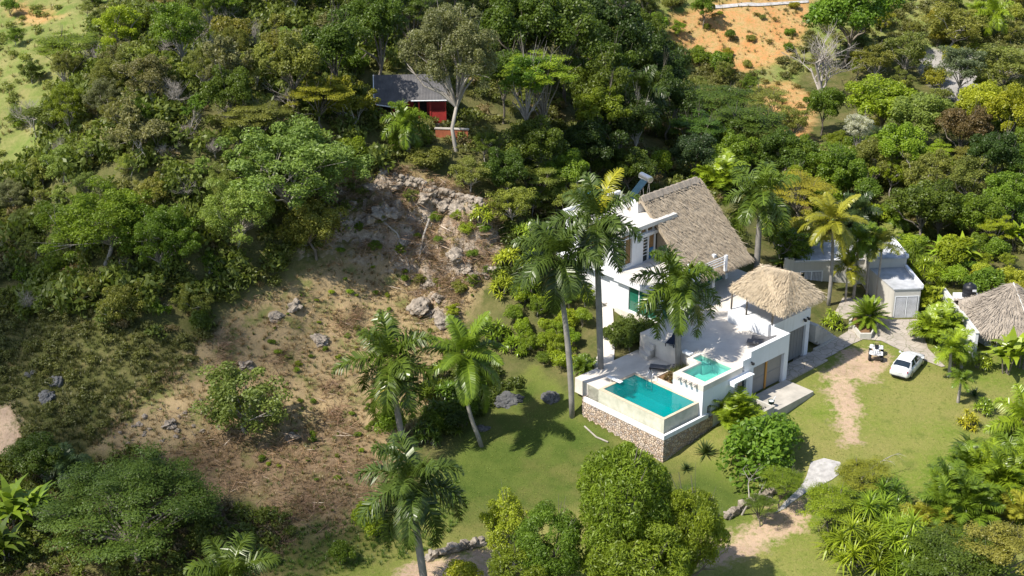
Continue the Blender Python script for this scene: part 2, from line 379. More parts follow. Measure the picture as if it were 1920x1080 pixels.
def leafmesh(name, V, Fq, val, mat):
    """quads from numpy arrays: V (n,3), Fq (m,4), val (m,)"""
    me = bpy.data.meshes.new(name); me.vertices.add(len(V)); me.vertices.foreach_set('co', np.ascontiguousarray(V, np.float32).ravel())
    m = len(Fq); me.loops.add(m * 4); me.loops.foreach_set('vertex_index', np.ascontiguousarray(Fq, np.int32).ravel())
    me.polygons.add(m); me.polygons.foreach_set('loop_start', np.arange(0, m * 4, 4, dtype=np.int32))
    me.update(calc_edges=True)
    a = me.attributes.new('v', 'FLOAT', 'FACE'); a.data.foreach_set('value', np.ascontiguousarray(np.clip(val, 0, 1), np.float32))
    me.materials.append(M[mat]); me.validate(); return me

def tag(o, label=None, cat=None, group=None, kind=None):
    if label: o['label'] = label
    if cat: o['category'] = cat
    if group: o['group'] = group
    if kind: o['kind'] = kind
    return o
def struct(o): o['kind'] = 'structure'; return o
def thing(name, label, cat, loc=(0, 0, 0), rz=0, group=None):
    o = bpy.data.objects.new(name, None); COL.objects.link(o); o.location = loc; o.rotation_euler = (0, 0, rz); o.empty_display_size = .3
    return tag(o, label, cat, group)
class VT:                                                # a thing on the villa's axes; parts are drawn in a, b, z
    def __init__(s, name, label, cat, a, b, z, group=None):
        x, y = vw(a, b); s.o = thing(name, label, cat, (x, y, z), YAW, group); s.off = (a, -b, z)
    def mb(s): return MB(s.off)
def obj(name, me, parent=None, loc=(0, 0, 0), scale=(1, 1, 1), rz=0, color=None):
    o = bpy.data.objects.new(name, me); COL.objects.link(o); o.location = loc; o.scale = scale; o.rotation_euler = (0, 0, rz)
    if parent is not None: o.parent = parent
    if color is not None: o.color = (*color, 1)
    return o

# ------------------------------------------------------------------ the land
def axis(a, b, step, far0, far1, grow=1.18):
    mid = list(np.arange(a, b, step)); lo = []; hi = []; s = step; x = a
    while x > far0: s *= grow; x -= s; lo.append(x)
    s = step; x = mid[-1]
    while x < far1: s *= grow; x += s; hi.append(x)
    return np.array(lo[::-1] + mid + hi)
gx = axis(-62, 84, .5, -900, 900); gy = axis(72, 150, .5, -200, 1500, 1.012)
gx = np.unique(np.r_[gx, gx[(gx > -32) & (gx < 2)] + .25]); gy = np.unique(np.r_[gy, gy[(gy > 112) & (gy < 136)] + .25])
GX, GY = np.meshgrid(gx, gy); gz = hz(GX, GY)
far = np.clip((np.hypot(GX - 10, GY - 140) - 130) / 120, 0, 1); gz = gz * (1 - far) + far * (8 + 10 * fbm(GX / 120, GY / 120, 55))
ny, nx = GX.shape
idx = np.arange(nx * ny).reshape(ny, nx)
fq = np.stack([idx[:-1, :-1], idx[:-1, 1:], idx[1:, 1:], idx[1:, :-1]], -1).reshape(-1, 4)

def groundmat():
    k = N('land'); p = k.pos()
    big = k.noise(.10, 5, .6, p); med = k.noise(.5, 6, .65, p); fine = k.noise(3.0, 5, .7, p); vf = k.noise(11, 3, .7, p)
    wob = k.math('MULTIPLY_ADD', k.math('SUBTRACT', med, .5), 3.2, k.math('MULTIPLY', k.math('SUBTRACT', fine, .5), 1.6))
    def zone(nm, soft=.5, w=1.0):
        d = k.n('ShaderNodeAttribute', attribute_name=nm).outputs['Fac']
        return k.mapr(k.math('MULTIPLY_ADD', wob, w, d), -soft, soft)
    m1 = k.mapr(med, .35, .65); f1 = k.mapr(fine, .32, .68); b1 = k.mapr(big, .38, .62); v1 = k.mapr(vf, .3, .7)
    rough = k.mix(m1, (.085, .10, .025), (.18, .15, .065)); rough = k.mix(k.math('MULTIPLY', f1, .5), rough, (.045, .06, .018))
    lawn = k.mix(m1, (.125, .190, .022), (.205, .240, .045)); lawn = k.mix(k.math('MULTIPLY', b1, .75), lawn, (.30, .25, .095)); lawn = k.mix(k.mapr(fine, .48, .66, 0, .65), lawn, (.29, .255, .09)); lawn = k.mix(k.mapr(med, .56, .66, 0, .5), lawn, (.075, .125, .018)); lawn = k.mix(k.math('MULTIPLY', v1, .45), lawn, (.07, .10, .016))
    deepgreen = k.mix(m1, (.060, .095, .016), (.105, .135, .028)); deepgreen = k.mix(k.mapr(big, .5, .62, 0, .8), deepgreen, (.17, .155, .05)); deepgreen = k.mix(k.math('MULTIPLY', v1, .4), deepgreen, (.045, .07, .012))  # a darker green for the lawn zone beside the pool
    dry = k.mix(m1, (.31, .225, .12), (.22, .17, .075)); dry = k.mix(k.mapr(fine, .55, .72, 0, .6), dry, (.12, .15, .04)); dry = k.mix(k.math('MULTIPLY', v1, .45), dry, (.42, .32, .20))
    dry = k.mix(k.mapr(med, .54, .64, 0, .75), dry, (.14, .16, .045))
    soil = k.mix(f1, (.135, .095, .055), (.235, .165, .10)); soil = k.mix(k.mapr(med, .52, .66, 0, .7), soil, (.12, .125, .04)); soil = k.mix(k.mapr(vf, .62, .72, 0, .7), soil, (.36, .31, .26))
    clay = k.mix(m1, (.48, .22, .085), (.42, .29, .13)); clay = k.mix(k.mapr(fine, .48, .66, 0, .8), clay, (.22, .21, .06))
    field = k.mix(m1, (.13, .18, .038), (.25, .235, .09)); field = k.mix(k.mapr(fine, .5, .7, 0, .7), field, (.11, .14, .035))
    forest = k.mix(m1, (.065, .075, .024), (.16, .14, .06)); forest = k.mix(k.math('MULTIPLY', f1, .5), forest, (.10, .115, .032))
    sand = k.mix(m1, (.48, .34, .22), (.34, .23, .15)); sand = k.mix(k.math('MULTIPLY', v1, .4), sand, (.52, .43, .34))
    grey = k.mix(m1, (.38, .36, .34), (.24, .23, .21))
    c = rough
    c = k.mix(zone('z_forest'), c, forest); c = k.mix(zone('z_field'), c, field); c = k.mix(zone('z_lawn'), c, lawn); c = k.mix(zone('z_deepgreen', 1.5, 1.0), c, deepgreen)
    c = k.mix(zone('z_dry'), c, dry); c = k.mix(zone('z_soil', 1.2, 1.4), c, soil); c = k.mix(zone('z_clay', .8, 1.5), c, clay)
    c = k.mix(k.math('MULTIPLY', zone('z_sand', .5, 1.4), k.mapr(fine, .30, .5, .35, 1)), c, sand); c = k.mix(zone('z_grey', .6, .5), c, grey)
    # bare limestone shows where the land is steep
    nz = k.n('ShaderNodeSeparateXYZ'); k.l(k.n('ShaderNodeNewGeometry').outputs['True Normal'], nz.inputs[0])
    st = k.mapr(k.math('MULTIPLY_ADD', k.math('SUBTRACT', med, .5), .5, nz.outputs['Z']), .64, .52)
    cl = zone('z_cliff', 1.5, .6)
    rk = k.mix(f1, (.19, .15, .115), (.50, .42, .33)); rk = k.mix(k.mapr(vf, .55, .7, 0, .6), rk, (.10, .085, .07)); rk = k.mix(k.mapr(med, .5, .62, 0, .6), rk, (.30, .19, .11))
    c = k.mix(k.math('MULTIPLY', st, cl), c, rk)
    k.l(c, k.p.inputs['Base Color']); k.p.inputs['Roughness'].default_value = .95; k.p.inputs['Specular IOR Level'].default_value = .1
    k.bump(k.math('MULTIPLY_ADD', fine, .6, k.math('MULTIPLY', vf, .4)), .7, .25)
    return k.m
M['land'] = groundmat()
me = bpy.data.meshes.new('ground'); V = np.stack([GX, GY, gz], -1).reshape(-1, 3)
me.vertices.add(len(V)); me.vertices.foreach_set('co', V.astype(np.float32).ravel())
me.loops.add(len(fq) * 4); me.loops.foreach_set('vertex_index', fq.astype(np.int32).ravel())
me.polygons.add(len(fq)); me.polygons.foreach_set('loop_start', np.arange(0, len(fq) * 4, 4, dtype=np.int32)); me.update(calc_edges=True)
me.polygons.foreach_set('use_smooth', [True] * len(fq))
def zattr(nm, polys, off=0):
    d = np.max([sdist(p, GX, GY) for p in polys], 0).ravel() + off
    a = me.attributes.new(nm, 'FLOAT', 'POINT'); a.data.foreach_set('value', np.clip(d, -4, 4).astype(np.float32))
zattr('z_field', [Z_FIELD, Z_FIELD2]); zattr('z_forest', [Z_FOREST, Z_GARD], -.8); zattr('z_lawn', [Z_LAWN]); zattr('z_dry', [Z_DRY])
zattr('z_soil', [Z_SOIL], -.5); zattr('z_clay', [Z_CLAY, Z_CLAY2, Z_CLAY3], -.3); zattr('z_sand', [Z_PATH, Z_PATH2, Z_DIRT, Z_BAREC]); zattr('z_cliff', [Z_CLIFF], 1)
zattr('z_grey', [Z_ROADR]); zattr('z_deepgreen', [wpoly([(880,760),(1000,700),(1100,780),(1240,860),(1330,880),(1420,930),(1380,990),(1250,1000),(1100,960),(960,1000),(850,1020),(800,960),(850,860)])])
me.materials.append(M['land']); struct(obj('ground', me))

def sheet(name, px, mat, lift=.05, step=.5, world_pts=None):
    """a paved or gravel sheet that follows the land"""
    poly = world_pts or [ground(*p)[:2] for p in px]
    bm = bmesh.new(); vs = [bm.verts.new((x, y, 0)) for x, y in poly]; bm.faces.new(vs)
    xs = [p[0] for p in poly]; ys = [p[1] for p in poly]
    for x in np.arange(min(xs), max(xs), step):
        bmesh.ops.bisect_plane(bm, geom=bm.verts[:] + bm.edges[:] + bm.faces[:], plane_co=(x, 0, 0), plane_no=(1, 0, 0))
    for y in np.arange(min(ys), max(ys), step):
        bmesh.ops.bisect_plane(bm, geom=bm.verts[:] + bm.edges[:] + bm.faces[:], plane_co=(0, y, 0), plane_no=(0, 1, 0))
    P = np.array([v.co[:] for v in bm.verts]); z = hz(P[:, 0], P[:, 1]) + lift
    for v, q in zip(bm.verts, z): v.co.z = q
    bmesh.ops.recalc_face_normals(bm, faces=bm.faces)
    m = bpy.data.meshes.new(name); bm.to_mesh(m); bm.free()
    for p in m.polygons: p.use_smooth = True
    if m.polygons and m.polygons[0].normal.z < 0: m.flip_normals()
    m.materials.append(M[mat]); return struct(obj(name, m))

# an unseen cloud high up sunwards, its puffs placed to shade the wild slope
k = N('cloud'); k.p.inputs['Base Color'].default_value = (.9, .9, .92, 1); k.p.inputs['Roughness'].default_value = 1.0
k.l(k.mix(k.mapr(k.noise(.05, 4, .6, k.pos()), .3, .7), (.82, .83, .86), (.93, .93, .94)), k.p.inputs['Base Color']); M['cloud'] = k.m
SHADE = wpoly([(-260,480),(120,400),(260,420),(360,500),(400,620),(500,720),(620,820),(700,920),(680,1180),(-260,1180)])
r = np.random.default_rng(71); sx = [p[0] for p in SHADE]; sy = [p[1] for p in SHADE]
cm = MB(); bm = bmesh.new(); bmesh.ops.create_icosphere(bm, subdivisions=2, radius=1); ico_v = np.array([v.co[:] for v in bm.verts]); ico_f = [[v.index for v in f.verts] for f in bm.faces]; bm.free()
cent = np.array([np.mean(sx), np.mean(sy), 4]) + np.array(sv) * 1000; n_ = 0
while n_ < 20:
    x, y = r.uniform(min(sx), max(sx)), r.uniform(min(sy), max(sy))
    d = float(sdist(SHADE, x, y))
    if d < -3 or r.random() > .35 + d / 12: continue
    q = np.array([x, y, float(hbase(x, y))]) + np.array(sv) * (1000 + r.uniform(-30, 30)); rad = r.uniform(2.6, 5.2); n_ += 1
    P = ico_v * (1 + .18 * fbm(ico_v[:, 0] * 1.5 + n_, ico_v[:, 1] * 1.5 + ico_v[:, 2], 800, 3))[:, None] * rad * [1.1, 1.1, .7] + q - cent
    cm.add(P, ico_f)
co = cm.build('cloud', 'cloud', None, True); co.location = cent; co['kind'] = 'structure'

# ------------------------------------------------------------------ the pool and its terraces (a, b, z)
struct(sheet('courtyard', [(1484,697),(1488,668),(1520,662),(1562,640),(1590,622),(1592,600),(1560,596),(1580,560),(1640,560),(1676,600),(1722,600),(1732,630),(1740,655),(1772,688),(1765,690),(1700,664),(1668,648),(1652,640),(1618,638),(1600,645),(1560,668),(1540,677),(1512,694),(1502,700),(1488,712)], 'paving', .06))
M['gravel'] = plain('crushed_gravel', (.50, .48, .46), .95, .45, 2.0, bump=.8)
sheet('far_track', [(1325,12),(1420,8),(1516,2),(1516,7),(1420,14),(1325,19)], 'gravel', .15)
sheet('gravel_drive', [(1520,868),(1545,860),(1575,868),(1582,885),(1560,900),(1535,915),(1510,925),(1490,940),(1470,955),(1452,965),(1470,945),(1500,915),(1512,895)], 'gravel', .05)
sheet('garden_path', [(1112,690),(1130,640),(1117,575),(1125,560),(1148,575),(1150,600),(1152,660),(1150,690),(1132,705)], 'deck', .12)

def terrace(name, boxes, mat, z0, z1):
    m = MB()
    for a0, a1, b0, b1 in boxes: m.vbox(a0, a1, b0, b1, z0, z1)
    x, y = VO; o = m.build(name, mat, bevel=.02); o.location = (x, y, 0); o.rotation_euler = (0, 0, YAW); return struct(o)
terrace('pool_deck', [(-.25, 7.3, -9.45, -6.75), (3.96, 4.2, -6.75, -2.6), (4.2, 7.3, -6.75, -4.75)], 'deck', .6, 1.93)
terrace('main_deck', [(7.34, 14.4, -9.3, -3.45), (8.95, 14.4, -3.45, .2), (14.4, 24, -9.3, -5.75), (9.6, 24, -14.4, -9.3)], 'deck', 1.0, 3.55)
terrace('garage_pad', [(9.6, 14.65, .62, 3.5)], 'concrete', -1.0, .30)
terrace('drive_apron', [(14.7, 20.2, -1.0, .9)], 'paving', -1.0, .34)

t = VT('swimming_pool', 'rectangular turquoise swimming pool raised on a rubble stone wall above the lawn', 'pool', 1.8, -3.2, 0)
m = t.mb(); m.vbox(-.69, -.25, -8.0, .68, -3.2, .45).vbox(-.25, 3.86, .25, .68, -3.2, .45).vbox(-.69, .3, -8.15, -8.0, -3.2, .84).vbox(3.86, 5.2, .61, .68, -3.2, .45); m.build('stone_wall', 'stone', t.o)
m = t.mb(); m.vbox(-.71, -.47, -8.0, .70, .45, .84).vbox(-.47, 4.6, .47, .70, .45, .84); m.build('wall_cap', 'white', t.o, bevel=.02)
m = t.mb(); m.vbox(-.47, -.25, -8.0, .47, .40, .47).vbox(-.25, 3.86, .25, .47, .40, .47); m.build('overflow_trough', 'concrete', t.o)
m = t.mb(); m.vbox(-.25, -.03, -6.72, .25, -1, 1.88).vbox(-.03, 3.86, .03, .25, -1, 1.88).vbox(3.74, 3.95, -6.72, .03, -1, 1.88).vbox(-.03, 3.74, -6.72, -6.5, -1, 1.88).vbox(-.25, -.24, -8.0, -6.72, -1, 1.86); m.build('shell', 'travertine', t.o)
m = t.mb(); m.vbox(-.26, 0, -6.47, .26, 1.88, 1.96).vbox(0, 3.86, 0, .26, 1.88, 1.96).vbox(3.71, 3.96, -6.73, 0, 1.88, 1.96).vbox(-.26, 3.71, -6.73, -6.47, 1.88, 1.96); m.build('coping', 'coping', t.o, bevel=.02)
m = t.mb(); m.vbox(-.03, 3.74, -6.5, .03, .3, .4).vbox(-.03, .0, -6.5, .03, .4, 1.87).vbox(3.71, 3.74, -6.5, .03, .4, 1.87).vbox(0, 3.71, -6.5, -6.47, .4, 1.87).vbox(0, 3.71, 0, .03, .4, 1.87); m.build('basin', 'tile', t.o)
m = t.mb(); m.add([(0, 6.47, 1.90), (3.71, 6.47, 1.90), (3.71, 0, 1.90), (0, 0, 1.90)], [(3, 2, 1, 0)]); m.build('water', 'water', t.o)

t = VT('diving_board', 'short white diving board over the turquoise pool', 'diving board', 1.6, -6.9, 1.96)
t.mb().vbox(1.35, 1.75, -7.5, -5.95, 2.14, 2.20).build('board', 'paper', t.o, bevel=.02)
t.mb().vbox(1.40, 1.70, -7.45, -6.9, 1.96, 2.14).build('base', 'concrete', t.o)
t = VT('pool_ladder', 'chrome handrail ladder at the inner edge of the turquoise pool', 'ladder', 3.85, -4.8, 1.94)
for b in (-5.05, -4.55):
    t.mb().tube([(4.25, -b, 1.94), (4.25, -b, 2.5), (4.12, -b, 2.72), (3.9, -b, 2.78), (3.7, -b, 2.62), (3.6, -b, 2.2), (3.58, -b, 1.2)], .035, 8).build('rail', 'metal', t.o, True)
for z in (1.35, 1.62): t.mb().vbox(3.54, 3.66, -5.05, -4.55, z, z + .03).build('tread', 'metal', t.o)

t = VT('plunge_pool', 'small raised pale plunge pool spilling towards the big pool through wall spouts', 'plunge pool', 6, -1.1, 1.5)
m = t.mb(); m.vbox(3.86, 4.5, -2.53, .6, -.4, 3.02).vbox(4.5, 8.2, -2.53, -2.25, -.4, 3.02).vbox(4.5, 8.2, .25, .6, 1.5, 3.02).vbox(8.15, 8.9, -3.4, .25, .5, 3.02).vbox(6.9, 7.0, -3.4, -2.53, .5, 3.02).vbox(6.9, 8.2, -3.45, -3.3, .5, 3.02); m.build('wall', 'white', t.o)
m = t.mb(); m.vbox(3.84, 4.52, -2.55, .62, 3.02, 3.54).vbox(4.52, 6.95, -2.55, -2.2, 3.02, 3.54).vbox(4.52, 8.7, .2, .62, 3.02, 3.54).vbox(8.1, 8.95, -3.45, .2, 3.02, 3.54).vbox(6.85, 8.1, -3.5, -3.2, 3.02, 3.54).vbox(6.6, 6.95, -3.5, -2.55, 3.02, 3.54); m.build('coping', 'deck', t.o, bevel=.03)
m = t.mb(); m.vbox(4.5, 8.15, -3.3, .25, 2.3, 2.4).vbox(6.95, 7.55, -3.2, -2.0, 2.4, 3.22).vbox(7.55, 8.1, -3.2, -2.0, 2.4, 2.9).vbox(6.0, 6.5, -2.2, .2, 2.4, 2.7); m.build('basin', 'tile2', t.o)
m = t.mb(); m.add([(4.5, 2.22, 3.36), (8.12, 2.22, 3.36), (8.12, -.22, 3.36), (4.5, -.22, 3.36)], [(3, 2, 1, 0)]).add([(6.93, 3.22, 3.36), (8.12, 3.22, 3.36), (8.12, 2.22, 3.36), (6.93, 2.22, 3.36)], [(3, 2, 1, 0)]); m.build('water', 'water2', t.o)
for b in (-1.75, -1.2, -.65, -.1):
    m = t.mb(); m.vbox(3.42, 3.84, b - .1, b + .12, 3.33, 3.43).vbox(3.42, 3.84, b - .1, b - .05, 3.43, 3.5).vbox(3.42, 3.84, b + .07, b + .12, 3.43, 3.5); m.build('spout', 'deck', t.o)
t.mb().vbox(7.0, 7.5, -4.4, -3.55, 3.56, 3.72).build('step', 'paper', t.o, bevel=.02)

t = VT('planter_bed', 'sunken soil planting bed between the pool deck and the plunge pool wall', 'planter', 5.7, -3.7, 1.5)
t.mb().vbox(4.22, 7.3, -4.73, -2.56, 1.0, 2.12).build('soil', 'soil', t.o)
m = t.mb(); m.vbox(4.2, 7.32, -4.76, -4.66, 1.5, 2.2).vbox(4.2, 4.3, -4.66, -2.56, 1.5, 2.2); m.build('kerb', 'deck', t.o)
t = VT('curved_step', 'curved stone step wall joining the pool deck to the upper terrace', 'steps', 7.6, -8.6, 1.93)
for i in range(4):
    m = t.mb(); r = 2.1 - .42 * i; cx, cy = 8.2, 7.5
    pts = [(cx + r * cos(R(90 + 7.5 * k)) * .9, cy + r * sin(R(90 + 7.5 * k)) * .95) for k in range(13)]
    m.prism([(cx, cy)] + pts, 1.93, 2.3 + .38 * i); m.build('step', 'deck', t.o)

# ------------------------------------------------------------------ garage under the terrace
t = VT('garage', 'white garage block under the terrace with stepped parapet and two grey doors', 'garage', 12, 0, .3)
def facade(m, b0, b1, rects, holes):
    """wall from stacked rectangles (a0,a1,z0,z1) minus openings, both in a and z"""
    for a0, a1, z0, z1 in rects:
        cuts = sorted({a0, a1} | {q for h in holes for q in (h[0], h[1]) if a0 < q < a1})
        for c0, c1 in zip(cuts, cuts[1:]):
            zz = [(z0, z1)]
            for h in holes:
                if h[0] < c1 - 1e-6 and h[1] > c0 + 1e-6:
                    nz = []
                    for p, q in zz:
                        if h[2] > p: nz.append((p, min(q, h[2])))
                        if h[3] < q: nz.append((max(p, h[3]), q))
                    zz = [w for w in nz if w[1] - w[0] > 1e-4]
            for p, q in zz: m.vbox(c0, c1, b0, b1, p, q)
m = t.mb()
facade(m, .27, .61, [(5.0, 8.68, -.8, 3.0), (8.95, 9.7, 3.0, 4.05), (8.68, 9.7, -.8, 3.0), (9.7, 14.75, -.8, 4.5)], [(10.15, 14.2, -.9, 2.95), (7.2, 9.3, 1.2, 2.75)])
m.vbox(8.7, 8.95, .27, .61, 3.54, 4.05)
m.build('wall', 'white', t.o)
m = t.mb(); m.vbox(9.68, 14.77, .24, .64, 4.5, 4.56).vbox(14.42, 14.77, -1.05, .24, 4.46, 4.56); m.build('parapet_cap', 'white', t.o)
t.mb().vbox(14.42, 14.75, -1.08, .27, .2, 4.46).build('return_wall', 'white', t.o)
m = t.mb(); facade(m, -1.4, -1.06, [(14.77, 19.85, -.4, 4.73)], [(15.2, 19.35, -.5, 3.3)]); m.vbox(19.5, 19.85, -5.6, -1.4, -.4, 4.73); m.build('upper_wall', 'white', t.o)
for a0, a1, b, z0, z1, sp in ((10.15, 14.2, .33, .28, 2.95, 11.95), (15.2, 19.35, -1.3, .32, 3.3, 17.2)):
    d = t.mb().vbox(a0, a1, b - .06, b, z0, z1 - .1).build('garage_door', 'doorwarm' if b > 0 else 'door', t.o)
    if b > 0:
        t.mb().vbox(a0, a1, b, b + .02, 1.6, 1.63).build('door_seam', 'door', d)
    else:
        m = t.mb()
        for q in np.arange(a0 + .35, a1, .42): m.vbox(q, q + .03, b, b + .02, z0 + .05, z1 - .15)
        m.build('door_rib', 'door', d)
    t.mb().vbox(a0, a1, b - .1, b + .08, z1 - .1, z1 - .001).build('door_track', 'black', t.o)
t.mb().vbox(12.0, 12.2, .34, .44, .3, 2.86).build('centre_post', 'orangewood', t.o)
w = t.mb().vbox(7.2, 9.3, .36, .40, 1.2, 2.75).build('window', 'glass', t.o)
m = t.mb(); m.vbox(7.0, 9.5, .61, 1.25, 2.78, 2.86).vbox(7.0, 7.08, .61, 1.2, 2.5, 2.78); m.build('window_canopy', 'paper', t.o)
m = t.mb(); m.vbox(8.2, 8.26, .40, .5, 1.2, 2.75).vbox(7.2, 9.3, .40, .46, 1.2, 1.28); m.build('window_frame', 'paper', t.o)
for a, z in ((9.75, 3.55), (18.9, 3.9), (19.4, 3.9)):
    b = .62 if a < 14 else -1.05
    m = t.mb(); m.vbox(a - .05, a + .05, b, b + .12, z, z + .1).vbox(a - .09, a + .09, b + .1, b + .3, z - .12, z + .06); m.build('wall_lamp', 'black', t.o)
t.mb().vbox(11, 14.4, -5.6, -1.1, 3.0, 3.1).build('ceiling', 'concrete', t.o)

terrace('pergola_floor', [(14.45, 19.5, -5.75, -1.4)], 'white', 3.2, 4.72)
t = VT('palm_thatched_pergola', 'open pergola with shaggy golden thatch over the garage terrace', 'pergola', 16.7, -2.8, 4.7)
for a, b in ((14.62, -3.9), (14.72, -1.25), (19.2, -1.3), (19.2, -5.3), (14.6, -5.5)):
    t.mb().tube([(a, -b, 4.7 if a > 14.61 else 4.7), (a, -b, 7.3)], .075, 8).build('post', 'bark', t.o, True)
def strands(name, quads, count, ln, wd, parent, mat, off, seed, fringe=None, lift=.06):
    """straw blades laid down the slope of each quad (ridge0, ridge1, eave1, eave0), plus a ragged fringe under each eave"""
    r = np.random.default_rng(seed); Vs, vals = [], []
    area = [np.linalg.norm(np.cross(np.array(q[1]) - q[0], np.array(q[3]) - q[0])) + np.linalg.norm(np.cross(np.array(q[1]) - q[2], np.array(q[3]) - q[2])) for q in quads]
    for q, ar in zip(quads, area):
        q = [np.array(p, float) for p in q]; c = int(count * ar / sum(area))
        nrm = np.cross(q[2] - q[0], q[3] - q[1]); nrm /= np.linalg.norm(nrm); nrm = nrm if nrm[2] > 0 else -nrm
        nf = int(c * .22) if fringe else 0
        u = r.random(c + nf)[:, None]; v = r.random(c + nf)[:, None]; v[c:] = .97 + .03 * r.random((nf, 1))
        top = q[0] * (1 - u) + q[1] * u; bot = q[3] * (1 - u) + q[2] * u
        p = top * (1 - v) + bot * v; d = bot - top; d /= np.linalg.norm(d, axis=1)[:, None] + 1e-9
        d = d + r.normal(0, .16, d.shape); d[c:, 2] -= fringe or 0
        d /= np.linalg.norm(d, axis=1)[:, None]
        L = ln * (.5 + r.random((c + nf, 1))); s = np.cross(d, nrm); s /= np.linalg.norm(s, axis=1)[:, None] + 1e-9
        s = s * wd * (.5 + r.random((c + nf, 1))); up = nrm * lift * r.random((c + nf, 1))
        a0 = p + up * .3; a1 = p + d * L + up * 1.5
        Vs.append(np.stack([a0 - s, a0 + s, a1 + s * .4, a1 - s * .4], 1).reshape(-1, 3)); vals.append(r.random(c + nf))
    V = np.concatenate(Vs) - np.array(off); vals = np.concatenate(vals); n = len(vals)
    return obj(name, leafmesh(name, V, np.arange(n * 4).reshape(-1, 4), vals, mat), parent)
# roof planes in a, b, z -> local x, y, z
def L3(a, b, z): return (a, -b, z)
ev = [(14.6, -5.4, 7.0), (13.7, .55, 6.9), (18.8, .6, 6.9), (19.3, -5.3, 7.0)]; rg = [(16.3, -3.9, 8.75), (17.0, -1.4, 8.85)]
quads = [(L3(*rg[0]), L3(*rg[1]), L3(*ev[1]), L3(*ev[0])), (L3(*rg[1]), L3(*rg[1]), L3(*ev[2]), L3(*ev[1])), (L3(*rg[1]), L3(*rg[0]), L3(*ev[3]), L3(*ev[2])), (L3(*rg[0]), L3(*rg[0]), L3(*ev[0]), L3(*ev[3]))]
m = t.mb()
for q in quads:
    q = [Vector(p) for p in q]; m.add([p for p in q] + [p - Vector((0, 0, .22)) for p in q], [(0, 1, 2, 3), (7, 6, 5, 4), (2, 6, 7, 3)])
rf = m.build('thatch_roof', 'thatchnew', t.o)
strands('thatch_straw', quads, 17000, .55, .03, rf, 'thatchnew', t.off, 5, fringe=.6, lift=.12)

# ------------------------------------------------------------------ the villa
t = VT('villa', 'two storey white villa with a flat roof and a steep grey thatched wing', 'house', 15, -14, 3.4)
for q in ((9.9, 10.2, -15.3, -13.05, .5, 6.1), (10.2, 10.6, -21.2, -15.3, .5, 6.3), (9.9, 10.25, -9.85, -9.45, 3.3, 6.1), (10.2, 22, -21.5, -21.2, 2.6, 6.6), (21.6, 22, -21.2, -15, 2.6, 6.6), (14.0, 14.3, -14.4, -9.9, 3.3, 6.1)):
    t.mb().vbox(*q).build('ground_floor_wall', 'white', t.o)
g = t.mb(); g.vbox(10.02, 10.06, -13.05, -9.85, 3.55, 5.75).vbox(10.25, 13.9, -9.68, -9.64, 3.55, 5.75).vbox(14.3, 21.2, -11.9, -11.86, 3.55, 6.0); g.build('sliding_glass_door', 'greenglass', t.o)
m = t.mb(); m.vbox(10.0, 10.08, -12.0, -11.9, 3.55, 5.75).vbox(10.0, 10.08, -11.0, -10.9, 3.55, 5.75).vbox(11.4, 11.5, -9.7, -9.62, 3.55, 5.75).vbox(9.98, 10.1, -13.05, -9.85, 5.75, 6.1).vbox(10.25, 13.9, -9.7, -9.6, 5.75, 6.1).vbox(9.95, 10.15, -13.05, -9.85, 3.4, 3.6); m.build('door_frame', 'paper', t.o)
for a, b in ((21.44, -11.77), (18.2, -10.6), (14.9, -10.6)): t.mb().vbox(a - .16, a + .16, b - .16, b + .16, 3.5, 7.2 if a < 20 else 7.6).build('column', 'white', t.o)
t.mb().vbox(9.4, 14.75, -14.4, -9.2, 6.1, 6.6).vbox(9.4, 14.75, -21.5, -14.4, 6.3, 6.6).build('balcony_slab', 'white', t.o, bevel=.02)
t.mb().vbox(9.45, 14.7, -14.35, -9.25, 6.6, 6.63).build('balcony_floor', 'offwhite', t.o)
m = t.mb()                                              # upper floor facade on b = -14.5 with a wide glazed opening and a clerestory
facade(m, -14.8, -14.5, [(9.95, 16.75, 6.63, 10.1)], [(13.15, 15.7, 6.64, 9.05), (12.85, 15.35, 9.42, 9.9), (10.1, 11.75, 6.9, 9.4), (10.1, 11.7, 9.5, 9.9)])
m.vbox(9.95, 10.25, -20.9, -19.2, 6.6, 10.1).vbox(9.95, 10.25, -16.4, -14.8, 6.6, 10.1).vbox(9.95, 10.25, -19.2, -16.4, 9.2, 10.1).vbox(9.95, 10.25, -19.2, -16.4, 6.6, 7.3).vbox(10.25, 16.75, -20.9, -20.6, 6.6, 10.1).vbox(16.45, 16.75, -20.6, -14.8, 6.6, 10.1)
m.build('upper_wall', 'white', t.o)
m = t.mb(); m.vbox(12.0, 16.75, -14.5, -14.38, 9.12, 9.36); m.build('string_course', 'white', t.o)
rf = t.mb().vbox(9.75, 16.95, -21.0, -13.95, 10.1, 10.48).build('flat_roof', 'offwhite', t.o, bevel=.02)
m = t.mb(); m.vbox(9.75, 16.95, -21.1, -20.8, 10.48, 10.74).vbox(9.72, 9.95, -20.8, -15.9, 10.48, 10.62); m.build('roof_kerb', 'white', rf)
m = t.mb(); m.vbox(14.3, 15.2, -17.1, -16.3, 10.4, 11.5); m.build('stair_head', 'white', t.o)
w = t.mb().vbox(13.15, 15.7, -14.72, -14.70, 6.64, 9.05).build('window', 'glass', t.o)
m = t.mb(); m.vbox(13.15, 13.25, -14.7, -14.55, 6.64, 9.05).vbox(13.9, 14.0, -14.7, -14.55, 6.64, 9.05).vbox(14.75, 14.85, -14.7, -14.55, 6.64, 9.05).vbox(15.6, 15.7, -14.7, -14.55, 6.64, 9.05).vbox(13.15, 15.7, -14.7, -14.55, 8.95, 9.05)
for z in np.arange(7.2, 8.9, .3): m.vbox(13.25, 13.9, -14.68, -14.64, z, z + .05)
m.build('frame', 'paper', w)
